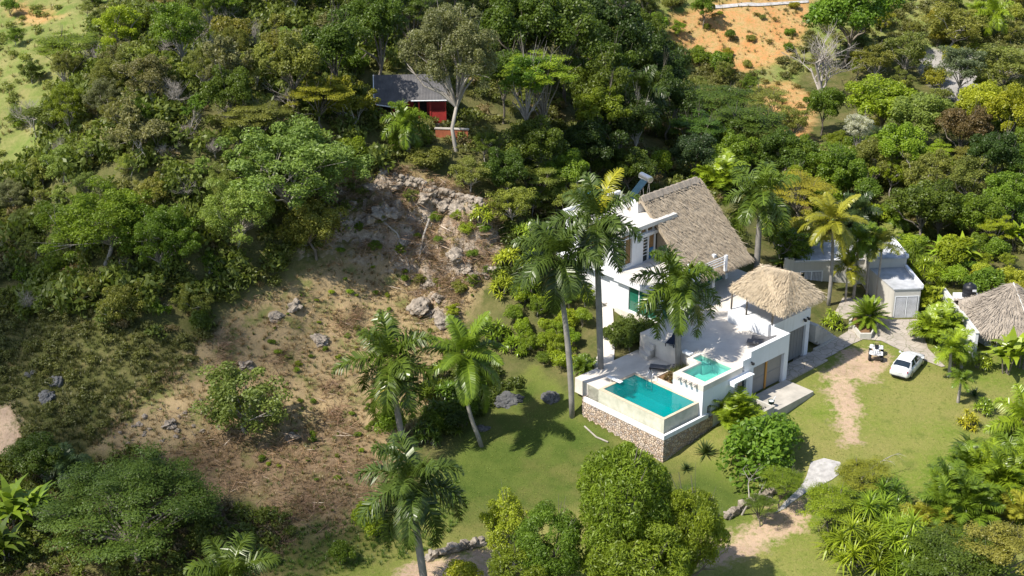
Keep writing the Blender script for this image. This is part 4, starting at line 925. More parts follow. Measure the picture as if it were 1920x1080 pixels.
# ------------------------------------------------------------------ palms
def frond(r, az, el, L, pairs, ll, lw, droop, plume, base=(0, 0, 0), curve=1.5, ldroop=.5):
    t = np.linspace(0, 1, 9); e = el - droop * t ** curve; step = L / 8
    px = np.r_[0, np.cumsum(np.cos(e[:-1]) * step)]; pz = np.r_[0, np.cumsum(np.sin(e[:-1]) * step)]
    P = np.c_[px * cos(az), px * sin(az), pz] + base
    u = np.linspace(.10, 1, pairs); out = np.array([cos(az), sin(az), 0]); side = np.array([-sin(az), cos(az), 0])
    C = np.stack([np.interp(u, t, P[:, i]) for i in range(3)], 1); eu = np.interp(u, t, e)
    fw = np.cos(eu)[:, None] * out + np.sin(eu)[:, None] * np.array([0, 0, 1]); nm = np.cross(fw, side) * -1
    nm = -np.sin(eu)[:, None] * out + np.cos(eu)[:, None] * np.array([0, 0, 1])
    Vs, vals = [], []
    w = ll * np.clip(np.sin(np.pi * (.12 + .86 * u)), .05, 1) ** .6
    for sg in (-1, 1):
        ph = r.normal(size=pairs) * plume + .15
        dd = unit(side * sg * np.cos(ph)[:, None] + nm * np.sin(ph)[:, None] + fw * (.35 + .4 * u)[:, None])
        tip1 = C + dd * (w * .55)[:, None]; d2 = dd.copy(); d2[:, 2] -= ldroop * (.7 + .6 * r.random(pairs)); d2 = unit(d2); tip2 = tip1 + d2 * (w * .5)[:, None]
        b = fw * (lw * .5)
        Vs.append(np.stack([C - b, C + b, tip1 + b * .9, tip1 - b * .9], 1).reshape(-1, 3)); Vs.append(np.stack([tip1 - b * .9, tip1 + b * .9, tip2 + b * .15, tip2 - b * .15], 1).reshape(-1, 3))
        q = np.clip(.35 + .35 * r.random(pairs), 0, 1); vals += [q, q]
    rw = .035 * L / 3.5                                   # the rib
    for i in range(8):
        Vs.append(np.array([P[i] - side * rw, P[i] + side * rw, P[i + 1] + side * rw * .8, P[i + 1] - side * rw * .8]) + [0, 0, .015]); vals.append(np.array([.95]))
    return np.concatenate(Vs), np.concatenate(vals)
def palm_crown(r, n, L, pairs, ll, lw, el0=1.35, el1=-.75, droop=1.15, plume=.45, ldroop=.5, base_r=.08):
    V, q = [], []
    for i in range(n):
        f = i / max(1, n - 1); el = el0 + (el1 - el0) * f ** .85 + r.normal() * .08; az = i * 2.4 + r.normal() * .18
        a, b = frond(r, az, el, L * (.85 + .25 * r.random()) * (1 - .22 * (1 - f)), pairs, ll, lw, droop * (.75 + .5 * r.random()) * (.55 + .45 * (1 - abs(f - .4))), plume, (cos(az) * base_r, sin(az) * base_r, -.18 * f), 1.5, ldroop)
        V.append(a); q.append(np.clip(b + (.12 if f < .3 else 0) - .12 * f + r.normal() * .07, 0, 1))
    return np.concatenate(V), np.concatenate(q)
PALM = {}
for s in range(4):
    r = np.random.default_rng(130 + s); V, q = palm_crown(r, 17, 3.5, 66, .95, .085, 1.3, -1.0, 1.4, .5, .8); PALM.setdefault('royal', []).append(leafmesh('crown', V, fan(V), q, 'frond'))
    r = np.random.default_rng(140 + s); V, q = palm_crown(r, 20, 3.9, 58, .85, .085, 1.4, -.95, 1.1, .15, .7); PALM.setdefault('coconut', []).append(leafmesh('crown', V, fan(V), q, 'frond'))
    r = np.random.default_rng(150 + s); V, q = palm_crown(r, 13, 1.7, 36, .50, .065, 1.35, -.3, 1.1, .25, .3, .05); PALM.setdefault('small', []).append(leafmesh('crown', V, fan(V), q, 'frond'))
    Vs, qs_ = [], []; r = np.random.default_rng(160 + s); stems = MB()
    for k in range(13):
        a, rr = r.random() * 6.28, .75 * r.random() ** .5; h = .5 + 1.3 * r.random() * (1 - rr * .5)
        V, q = palm_crown(r, 7, 1.75, 30, .52, .07, 1.35, .25, 1.2, .2, .35, .03); off = np.array([rr * cos(a) + cos(a) * .25 * h, rr * sin(a) + sin(a) * .25 * h, h]); Vs.append(V + off); qs_.append(np.clip(q + r.normal() * .1, 0, 1))
        stems.tube([(rr * cos(a), rr * sin(a), -.2), tuple(off + [0, 0, .1])], [.05, .04], 5)
    PALM.setdefault('areca', []).append((leafmesh('crown', np.concatenate(Vs), fan(np.concatenate(Vs)), np.concatenate(qs_), 'frond'), mesh_of(stems, 'stem', 'shaft')))
def trunk_tube(p0, p1, r0, r1, bend, belly=.0, n=9):
    m = MB(p0); P = []; Rr = []
    for i in range(n):
        f = i / (n - 1); q = Vector(p0).lerp(Vector(p1), f) + Vector(bend) * sin(pi * f); P.append(q); Rr.append(r0 + (r1 - r0) * f + belly * sin(pi * f))
    P[0].z -= .4; m.tube(P, Rr, 10); return m
def palm(kind, bu, bv, cu, cv, label, colr, scale=1.0, tr=.2, bend=(0, 0, 0), group=None, base=None, yellow=None, fruit=False, var=0, name=None):
    g = Vector(base) if base else Vector(ground(bu, bv)); top = topof(g, cu, cv)
    o = thing(name or {'royal': 'royal_palm', 'coconut': 'coconut_palm', 'small': 'young_palm'}[kind], label, 'palm', g, 0, group)
    sh = 1.25 * scale if kind == 'royal' else (.35 * scale)
    tt = top - Vector((0, 0, sh))
    if kind == 'royal': trunk_tube(g, tt, tr * 1.15, tr * .8, bend, tr * .25).build('trunk', 'palmbark', o, True)
    else: trunk_tube(g, tt, tr * 1.3, tr * .75, bend).build('trunk', 'palmbark' if kind == 'coconut' else 'palebark', o, True)
    MB(g).tube([tt - Vector((0, 0, .02)), tt + Vector((0, 0, sh * .3)), top], [tr * .85, tr * .95 if kind == 'royal' else tr * .9, tr * .45], 10).build('crownshaft', 'shaft', o, True)
    c = obj('crown', PALM[kind][var % 4], o, top - g, (scale,) * 3, var * 1.7, GREEN[colr] if isinstance(colr, str) else colr)
    if yellow:
        r = np.random.default_rng(200 + int(bu)); az, el = yellow; V, q = frond(r, az, el, 3.2 * scale, 46, .8 * scale, .08, 1.0, .3)
        y_ = obj('old_frond', leafmesh('old_frond', V, fan(V), q, 'frond'), o, top - g, (1, 1, 1), 0, (.27, .27, .016)); y_['label'] = 'yellow ageing frond'
    if kind == 'royal':
        for q in range(2):
            r = np.random.default_rng(int(cu) * 7 + q); V, qq = frond(r, r.random() * 6.28, -.55 - .3 * q, 2.6 * scale, 34, .7 * scale, .06, .75, .5, (0, 0, -.25), 1.2, .9)
            y_ = obj('dead_frond', leafmesh('dead_frond', V, fan(V), qq, 'frond'), o, top - g, (1, 1, 1), 0, (.22, .15, .05) if q else (.24, .22, .03)); y_['label'] = 'brown hanging frond' if q else 'yellowing lower frond'
    if fruit:
        m = MB(g); r = random.Random(int(bu))
        for k in range(26):
            a = r.uniform(-.6, .6) + fruit; d = r.uniform(.3, .9); e = tt + Vector((cos(a) * d * .7, sin(a) * d * .7, -.2 - d)); m.tube([tt + Vector((0, 0, .05)), tt.lerp(e, .5) + Vector((cos(a) * .2, sin(a) * .2, .1)), e], .03, 4)
        m.build('fruit_stalk', 'yellow', o)
    return o

# strap-leaved rosettes: agave, dracaena, pandanus, cycad, banana
def rosette(r, n, L, W, el0, el1, droop, base=(0, 0, 0), segs=4):
    V, q = [], []
    for i in range(n):
        f = i / max(1, n - 1); el = el0 + (el1 - el0) * f + r.normal() * .1; az = i * 2.4 + r.normal() * .2; l = L * (.8 + .35 * r.random())
        p = np.array(base, float); e = el; w0 = W * .7; s = np.array([-sin(az), cos(az), 0]); v0 = .3 + .5 * r.random()
        for k in range(segs):
            d = np.array([cos(az) * cos(e), sin(az) * cos(e), sin(e)]); p2 = p + d * l / segs; w1 = W * (1 if k < segs // 2 else max(.06, 1 - (k + 1 - segs // 2) / (segs - segs // 2)))
            V.append(np.array([p - s * w0 / 2, p + s * w0 / 2, p2 + s * w1 / 2, p2 - s * w1 / 2])); q.append(v0 + .12 * k / segs); p, w0 = p2, w1; e -= droop / segs * (.8 + .5 * r.random())
    return np.concatenate(V), np.array(q)
def heads(r, n, spread, h0, h1, L, W, leaves, el0=1.4, el1=-.5, droop=.9):
    Vs, qs_, st = [], [], MB()
    for k in range(n):
        a, rr = k * 2.4 + r.normal() * .3, spread * ((k + .5) / n) ** .5; h = h1 + (h0 - h1) * (rr / spread) ** 1.5 + r.normal() * .1 * h1; b = (rr * cos(a), rr * sin(a), h)
        V, q = rosette(r, leaves, L, W, el0, el1, droop, b); Vs.append(V); qs_.append(np.clip(q + r.normal() * .12, 0, 1)); st.tube([(b[0] * .35, b[1] * .35, -.3), (b[0] * .7, b[1] * .7, h * .5), b], [.07, .06, .045], 5, False)
    V = np.concatenate(Vs); return leafmesh('crown', V, fan(V), np.concatenate(qs_), 'frond'), mesh_of(st, 'stem', 'bark')
R_ = lambda s: np.random.default_rng(s)
ROS = dict(dracaena=[heads(R_(300 + i), 13, 1.0, .35, 1.35, .62, .10, 24, 1.3, -.5, 1.1) for i in range(3)],
           pandanus=[heads(R_(310 + i), 16, 1.7, .5, 2.3, 1.15, .075, 46, 1.45, -.45, 1.0) for i in range(3)],
           banana=[heads(R_(320 + i), 4, .7, 1.3, 1.9, 2.0, .50, 8, 1.4, .25, 1.25) for i in range(3)])
def agave_me(s, n, L, W): V, q = rosette(R_(s), n, L, W, 1.5, .1, .25, (0, 0, .05)); return leafmesh('leaves', V, fan(V), q, 'frond')
ROS['agave'] = [(agave_me(330, 42, 1.15, .13), None)]
V, q = palm_crown(R_(340), 60, 1.75, 30, .26, .05, 1.5, -.25, .55, .1, .15, .08); ROS['cycad'] = [(leafmesh('crown', V, fan(V), q, 'frond'), None)]
def rosplant(kind, u, v, sc_, colr, label, name, cat='plant', group=None, base=None, lift=0.0, var=None, rz=None):
    g = base or ground(u, v); k = used.get(kind, 0); used[kind] = k + 1; cm, tm = ROS[kind][(var if var is not None else k) % len(ROS[kind])]
    o = thing(name, label, cat, g, trng.random() * 6.28 if rz is None else rz, group); s3 = (sc_,) * 3 if isinstance(sc_, (int, float)) else sc_
    obj('leaves' if kind in ('agave', 'cycad') else 'crown', cm, o, (0, 0, lift), s3, 0, tint(GREEN[colr], trng))
    if tm: obj('stem', tm, o, (0, 0, lift), s3)
    if kind == 'cycad': MB().tube([(0, 0, -.2), (0, 0, lift * .6), (0, 0, lift + .1)], [.3, .26, .22], 10).build('trunk', 'bark', o, True)
    return o
def areca(u, v, sc_, colr, label, group=None, base=None, var=0):
    g = base or ground(u, v); o = thing('areca_palm', label, 'palm', g, trng.random() * 6.28, group); cm, tm = PALM['areca'][var % 4]
    s3 = (sc_,) * 3 if isinstance(sc_, (int, float)) else sc_; obj('crown', cm, o, (0, 0, 0), s3, 0, GREEN[colr] if isinstance(colr, str) else colr); obj('stem', tm, o, (0, 0, 0), s3); return o

# ------------------------------------------------------------------ car and quad bike
def car():
    gx_, gy_, gz_ = ground(1697, 692)
    p0, p1 = np.array(atz(1686, 707, .3)[:2]), np.array(atz(1716, 667, .7)[:2]); d = p1 - p0; c = (p0 + p1) / 2
    o = thing('parked_car', 'white four door saloon car parked on the lawn at the edge of the paving', 'car', (c[0], c[1], float(hz(*c)) + .0), atan2(d[1], d[0]))
    S = [(-2.28,.60,.42,.62,.80),(-2.22,.76,.30,.66,.93),(-1.95,.86,.24,.72,1.00),(-1.5,.90,.22,.74,1.02),(-.9,.90,.20,.72,.98),(0,.90,.20,.70,.95),(.9,.90,.20,.68,.92),(1.3,.89,.22,.66,.90),(1.75,.86,.24,.62,.82),(2.1,.78,.28,.56,.72),(2.27,.60,.36,.50,.62)]
    m = MB(); n = 12
    for x, w, zb, zm, zt in S:
        prof = [(-.92, zb), (-1, zb + .1), (-1.0, zm - .08), (-.97, zm), (-.86, zt - .02), (-.45, zt + .025), (.45, zt + .025), (.86, zt - .02), (.97, zm), (1.0, zm - .08), (1, zb + .1), (.92, zb)]
        m.v += [(x, a * w, z) for a, z in prof]
    for i in range(len(S) - 1):
        for k in range(n): m.f.append((i * n + k, i * n + (k + 1) % n, (i + 1) * n + (k + 1) % n, (i + 1) * n + k))
    m.f.append(tuple(range(n))); m.f.append(tuple((len(S) - 1) * n + k for k in range(n)))
    body = m.build('body', 'carpaint', o, True)
    G = [(-1.72, .70, .985), (-1.05, .58, 1.40), (-.45, .60, 1.46), (.25, .59, 1.43), (1.12, .74, .93)]       # roof line
    m = MB()
    for x, w, z in G[1:4]: m.v += [(x, -w, z - .03), (x, -w * .8, z + .015), (x, 0, z + .03), (x, w * .8, z + .015), (x, w, z - .03)]
    for i in range(2):
        for k in range(4): m.f.append((i * 5 + k, i * 5 + k + 1, i * 5 + 5 + k + 1, i * 5 + 5 + k))
    m.v += [(-1.22, -.61, 1.30), (-1.22, 0, 1.345), (-1.22, .61, 1.30), (.42, -.61, 1.33), (.42, 0, 1.375), (.42, .61, 1.33)]
    m.f += [(0, 1, 2, 16, 15), (2, 3, 4, 17, 16), (10, 11, 12, 19, 18), (12, 13, 14, 20, 19)]
    m.build('roof', 'carpaint', o, True)
    def quad(nm, pts, mat): return MB().add(pts, [tuple(range(len(pts)))]).build(nm, mat, o)
    quad('rear_window', [(-1.75, -.66, 1.0), (-1.75, .66, 1.0), (-1.22, .58, 1.315), (-1.22, 0, 1.35), (-1.22, -.58, 1.315)], 'carglass')
    quad('windscreen', [(1.15, -.70, .945), (1.15, .70, .945), (.42, .58, 1.34), (.42, 0, 1.38), (.42, -.58, 1.34)], 'carglass')
    for s in (-1, 1):
        quad('side_window', [(-1.45, s * .80, .985), (-.55, s * .83, .965), (-.55, s * .625, 1.39), (-1.0, s * .61, 1.345)], 'carglass')
        quad('side_window', [(-.47, s * .83, .965), (.95, s * .80, .935), (.32, s * .63, 1.34), (-.47, s * .63, 1.39)], 'carglass')
        m = MB(); m.add([(-1.76, s * .70, 1.0), (-1.45, s * .81, .985), (-1.0, s * .62, 1.36), (-1.22, s * .6, 1.32)], [(0, 1, 2, 3)]).add([(-.56, s * .835, .96), (-.46, s * .835, .96), (-.46, s * .63, 1.40), (-.56, s * .63, 1.40)], [(0, 1, 2, 3)]).add([(.95, s * .80, .93), (1.16, s * .72, .94), (.42, s * .6, 1.35), (.32, s * .63, 1.345)], [(0, 1, 2, 3)]); m.build('window_pillar', 'carpaint', o)
        m = MB(); m.tube([(.85, s * .86, .98), (.88, s * 1.02, 1.02)], [.04, .09], 8); m.box(.8, .95, s * .96, s * 1.1, .96, 1.1); m.build('wing_mirror', 'carpaint', o, bevel=.03)
        quad('tail_lamp', [(-2.285, s * .42, .70), (-2.22, s * .74, .72), (-2.10, s * .80, .88), (-2.20, s * .62, .90), (-2.275, s * .36, .82)], 'lamp_red')
        quad('headlamp', [(2.285, s * .4, .58), (2.12, s * .775, .60), (2.0, s * .80, .72), (2.18, s * .5, .70)], 'lamp_clear')
        MB().box(-.95, -.75, s * .90, s * .925, .80, .83).build('door_handle', 'carpaint', o)
        for x in (-1.38, 1.38):
            w = MB().lathe([(.12, -.1), (.31, -.1), (.33, -.06), (.33, .06), (.31, .1), (.12, .1)], 20, (x, s * .80, .33), 'y').build('wheel', 'rubber', o, True)
            MB().lathe([(0, s * .105), (.2, s * .11), (.23, s * .09)], 12, (x, s * .80, .33), 'y').build('rim', 'metal', w)
    MB().box(-2.31, -2.28, -.26, .26, .66, .78).build('number_plate', 'paper', o)
    MB().box(-2.26, -2.15, -.6, .6, .24, .34).build('bumper_trim', 'black', o)
    return o
car()
def quadbike():
    p = np.array(atz(1642, 668, .4)[:2]); fr = np.array(atz(1641, 690, .4)[:2]) - p; z = float(hz(*p))
    o = thing('quad_bike', 'white quad bike with fat black tyres on the bare earth by the planter', 'quad bike', (p[0], p[1], z), atan2(fr[1], fr[0]))
    m = MB(); m.add([(-.75,-.28,.55),(.85,-.22,.55),(.85,.22,.55),(-.75,.28,.55),(-.8,-.3,.78),(-.1,-.16,.82),(.35,-.2,.95),(.95,-.26,.78),(.95,.26,.78),(.35,.2,.95),(-.1,.16,.82),(-.8,.3,.78)],
        [(0,3,2,1),(4,5,10,11),(5,6,9,10),(6,7,8,9),(0,1,7,6,5,4),(3,11,10,9,8,2),(1,2,8,7),(0,4,11,3)]); m.build('body', 'carpaint', o, bevel=.04)
    for x in (-.62, .62):
        for s in (-1, 1):
            MB().prism([(x-.42, s*.22),(x+.42, s*.22),(x+.36, s*.58),(x-.36, s*.58)], .74, .80, [(x-.36, s*.22),(x+.36, s*.22),(x+.28, s*.54),(x-.28, s*.54)]).build('mudguard', 'carpaint', o, bevel=.02)
            w = MB().lathe([(.1,-.12),(.24,-.13),(.29,-.08),(.29,.08),(.24,.13),(.1,.12)], 18, (x, s*.5, .29), 'y').build('wheel', 'rubber', o, True)
            MB().lathe([(0, s*.13),(.13, s*.125)], 10, (x, s*.5, .29), 'y').build('rim', 'metal', w)
    MB().prism([(-.7,-.17),(.1,-.13),(.1,.13),(-.7,.17)], .82, .95).build('seat', 'black', o, bevel=.04)
    m = MB(); m.tube([(.35, 0, .9), (.25, 0, 1.12)], .04, 8).tube([(.15,-.42,1.16),(.26,-.15,1.14),(.26,.15,1.14),(.15,.42,1.16)], .022, 6); m.build('handlebar', 'black', o)
    m = MB()
    for y in (-.3, -.1, .1, .3): m.tube([(.55, y, .9), (1.0, y, .9)], .014, 5)
    m.tube([(.55,-.34,.9),(.55,.34,.9)], .016, 5).tube([(1.0,-.34,.9),(1.0,.34,.9)], .016, 5); m.build('luggage_rack', 'black', o)
    m = MB()
    for y in (-.3, -.1, .1, .3): m.tube([(-.95, y, .9), (-.6, y, .9)], .014, 5)
    m.tube([(-.95,-.34,.9),(-.95,.34,.9)], .016, 5); m.build('luggage_rack', 'black', o)
    for s in (-1, 1): MB().box(.93, .98, s*.1, s*.24, .66, .76).build('headlamp', 'lamp_clear', o)
    MB().tube([(.95,-.3,.45),(1.02,-.15,.5),(1.02,.15,.5),(.95,.3,.45)], .025, 6).build('bumper', 'black', o)
quadbike()

# ------------------------------------------------------------------ palms in the garden
vx, vy = vw(2.5, -9.15)
palm('royal', 1073, 783, 1048, 478, 'tall royal palm on the grass at the outer corner of the pool wall', (.062,.098,.016), 1.35, .2, (.2, 0, 0), var=0)
palm('royal', 1127, 690, 1120, 408, 'tallest royal palm growing through the pool deck, one frond turned yellow', (.062,.098,.016), 1.4, .22, base=(vx, vy, 1.7), yellow=(.7, 1.3), var=1)
vx, vy = vw(6.9, -4.55)
palm('royal', 1272, 685, 1272, 528, 'short royal palm in the planting bed between the pools', (.09,.14,.016), 1.38, .21, base=(vx, vy, 2.0), var=2)
palm('royal', 1420, 500, 1428, 358, 'royal palm standing behind the thatched wing of the villa', (.09,.14,.016), 1.4, .23, var=3, base=ground(1418, 512))
palm('coconut', 1553, 572, 1562, 410, 'slim coconut palm with yellowing fronds before the guest house', 'gold', .95, .15, (.15, 0, 0), var=1)
palm('coconut', 905, 838, 872, 660, 'leaning coconut palm on the lawn below the dry slope', 'mid', 1.2, .15, (-.5, 0, -.2), var=0)
palm('royal', 757, 840, 733, 672, 'royal palm with a dry hanging flower stalk on the lower dry slope', 'dark', 1.45, .2, var=1, fruit=4.4)
palm('royal', 800, 1120, 772, 900, 'royal palm with orange fruit stalks over the path by the mango trees', (.062,.098,.016), 1.42, .22, var=2, fruit=4.2)
palm('royal', 420, 1190, 432, 1078, 'royal palm whose crown just rises into view at the bottom edge', 'dark', 1.3, .2, var=3)
palm('royal', 1193, 282, 1195, 170, 'dark royal palm deep in the shaded valley trees', 'deep', 1.3, .2, var=0)
palm('royal', 767, 292, 762, 226, 'stocky palm with a bushy crown in front of the red cabin', 'mid', .9, .2, var=2)
palm('royal', 1850, 75, 1866, 22, 'taller of two palms on the far grassy rise', 'bright', 1.0, .17, var=1, group='palms on the far rise')
palm('royal', 1833, 66, 1830, 18, 'shorter bright green palm beside the taller one on the far rise', 'bright', .7, .15, var=3, group='palms on the far rise')
palm('small', 1780, 706, 1784, 650, 'young palm with a pale trunk nearest the paving edge', 'bright', 1.15, .13, var=0)
palm('small', 1803, 690, 1801, 640, 'young palm with a thin pale trunk tucked behind its neighbour by the paving', 'bright', 1.1, .11, var=1)
palm('small', 1796, 755, 1803, 708, 'smallest young palm on a leaning white trunk in the lawn', 'mid', .8, .11, var=2)
palm('royal', 1925, 860, 1925, 790, 'big palm at the edge of view with fronds hanging over the lawn', 'bright', 1.1, .2, var=1)
palm('royal', 1900, 905, 1915, 855, 'low palm below the big one at the edge of view', 'mid', 1.0, .2, var=3)
palm('royal', 1625, 560, 1632, 440, 'slim palm against the grey courtyard wall', 'mid', .6, .1, var=3)
palm('small', 1585, 566, 1590, 500, 'small yellowing palm by the coconut trunk', 'gold', 1.2, .09, var=1)
palm('royal', 1612, 450, 1610, 392, 'slender palm behind the guest house roof', 'blue', .85, .14, var=0)
palm('royal', 1600, 562, 1612, 448, 'palm leaning over the guest house courtyard', 'mid', .65, .12, var=1)
palm('small', 1643, 566, 1655, 455, 'thin many fronded palm rising beside the guest house corner', 'olive', 1.5, .1, var=3)
palm('small', 1494, 500, 1492, 462, 'dark palm between the villa thatch and the guest house', 'dark', 1.3, .12, var=2)
palm('royal', 1690, 440, 1680, 400, 'palm half hidden among the broadleaf trees past the guest house', 'mid', .7, .14, var=3)
palm('royal', 128, 920, 128, 868, 'grey green palm at the foot of the wild slope', 'blue', .7, .15, var=2)
palm('royal', 1360, 330, 1352, 285, 'palm showing among dark valley trees past the thatch', 'mid', .8, .14, var=1)
palm('royal', 1640, 300, 1650, 258, 'palm crown between bushy trees of the valley', 'blue', .7, .14, var=0)
areca(1372, 800, (1.2, 1.2, 1.2), 'bright', 'clump of areca palms with yellow stems against the blue shaded wall', var=0)
areca(1752, 640, (1.15, 1.15, 1.4), 'bright', 'large yellow green areca palm clump beside the paved court', var=1)
areca(1738, 585, (.8, .8, 1.1), 'lime', 'tall areca palm clump by the guest house sliding door', var=2)
areca(1780, 640, (.8, .8, .9), 'lime', 'areca clump with golden fronds at the foot of the boundary wall', var=3)
areca(1345, 360, (1.5, 1.5, 1.6), 'bright', 'areca palms glowing green behind the thatched ridge', var=1)
areca(1790, 975, (1.5, 1.5, 1.6), 'mid', 'big areca palm clump behind the spiky pandanus', var=2)
areca(1870, 930, (1.5, 1.5, 1.7), 'bright', 'bright areca palm clump at the lawn end by the border', var=0)
areca(1735, 1010, (1.0, 1.0, 1.1), 'gold', 'golden areca palm squeezed between pandanus and dark shrubs', var=3)
areca(1820, 905, (1.1, 1.1, 1.3), 'mid', 'areca palm at the corner of the lawn under the banana leaf', var=1)
areca(1920, 985, (1.1, 1.1, 1.2), 'gold', 'yellow leaved palm clump at the far edge of the border', var=2)
areca(1095, 705, (.5, .5, .75), 'mid', 'slender areca palm at the outer end of the pool deck', var=3)
areca(1330, 350, (1.0, 1.0, 1.2), 'lime', 'small lime green areca palm right behind the thatch edge', var=0)
areca(1480, 505, (.8, .8, .9), 'mid', 'areca palm clump behind the golden thatched pergola', var=2)
x, y = cx_, cy_ = hexp([(1627, 606)], .75)[0]
rosplant('cycad', 0, 0, 1.25, 'mid', 'round cycad with stiff feathery leaves in the courtyard planter', 'cycad', base=(x, y, .75), lift=.85)
rosplant('agave', 1322, 852, 1.05, 'blue', 'large blue green agave at the foot of the stone pool wall', 'agave', rz=0)
rosplant('agave', 1286, 882, .6, 'blue', 'smaller agave on the lawn below the pool corner', 'agave')
rosplant('agave', 1826, 745, .8, 'blue', 'spiky dark yucca in the lawn border near the young palms', 'yucca')
for u, v, s, c, lb in ((905,420,1.0,'lime','yellow green dracaena on top of the pale rock face'),(985,452,1.15,'lime','highest dracaena clump beside the villa palms'),(955,505,1.2,'lime','broad yellow green dracaena between rock slope and palms'),(1000,500,1.1,'bright','dracaena clump half behind the tall royal palm crown'),(942,550,1.1,'lime','dracaena at the lower edge of the rocky slope'),(985,560,1.2,'mid','green dracaena under the tall royal palm crown'),
        (930,640,1.2,'mid','dark dracaena behind the leaning coconut palm'),(965,660,1.0,'bright','small dracaena above the dark boulders'),(900,730,1.1,'mid','shrubby dracaena at the head of the lawn'),(820,790,1.3,'dark','dark strap leaved clump under the coconut fronds'),(860,800,1.2,'dark','dark strap leaved clump beside the coconut trunk'),(845,760,1.3,'mid','strap leaved clump uphill of the coconut trunk'),(800,830,1.1,'dark','strap leaved clump behind the royal palm crown'),
        (1560,612,.9,'bright','bright leafed dracaena beside the garden stairs'),(1840,690,.9,'lime','yellow croton like plant beside the thatched hut wall'),(1870,650,1.0,'lime','yellow leaved bed in front of the thatched hut'),(1815,800,.8,'lime','feathery yellow green shrub in the lawn border'),(1845,775,.8,'bright','upright ferny shrub behind the yellow one in the border'),(1850,880,.8,'lime','pale variegated plant in the lower border'),(690,965,.8,'bright','bright small dracaena on the lower slope')):
    rosplant('dracaena', u, v, s, c, lb, 'dracaena', group=None)
for u, v, s, c, lb in ((1635,1000,1.15,'bright','pandanus clump with arching green straps beside the drive bend'),(1600,1060,1.25,'bright','lowest pandanus clump beside the drive'),(1690,1050,1.3,'bright','widest pandanus clump in the middle of the spiky group'),(1660,960,1.0,'mid','pandanus clump nearest the lawn'),(1720,1090,1.1,'mid','pandanus clump next to the dark shrubs'),
        (1710,510,1.0,'mid','pandanus behind the guest house wing'),(1740,530,.9,'bright','pandanus next to the boundary wall top')):
    rosplant('pandanus', u, v, s, c, lb, 'pandanus', group='pandanus clumps')
for u, v, s, c, lb in ((1885,700,1.15,'bright','banana plants with broad leaves before the thatched hut'),(1912,690,1.1,'bright','banana plants at the edge of view beside the hut'),(1895,420,1.1,'mid','banana plant with a red bud at the valley edge'),(1905,470,1.0,'bright','banana plants below the one with a red bud'),(1800,500,1.0,'bright','banana plants behind the black water tank'),(30,1000,1.2,'mid','banana plants at the bottom of the wild slope'),(75,985,1.0,'mid','banana plant with one long drooping leaf beside the feathery tree'),(1812,880,.9,'dark','dark banana leaves at the lawn corner'),(10,1060,1.0,'dark','banana leaves in the lowest corner of the slope'),(1760,500,.9,'bright','banana plant in the sunny thicket behind the guest house'),(1445,455,.8,'bright','banana leaves under the gnarled tree behind the villa'),(1480,470,.8,'bright','banana plants behind the pergola thatch')):
    rosplant('banana', u, v, s, c, lb, 'banana_plant')

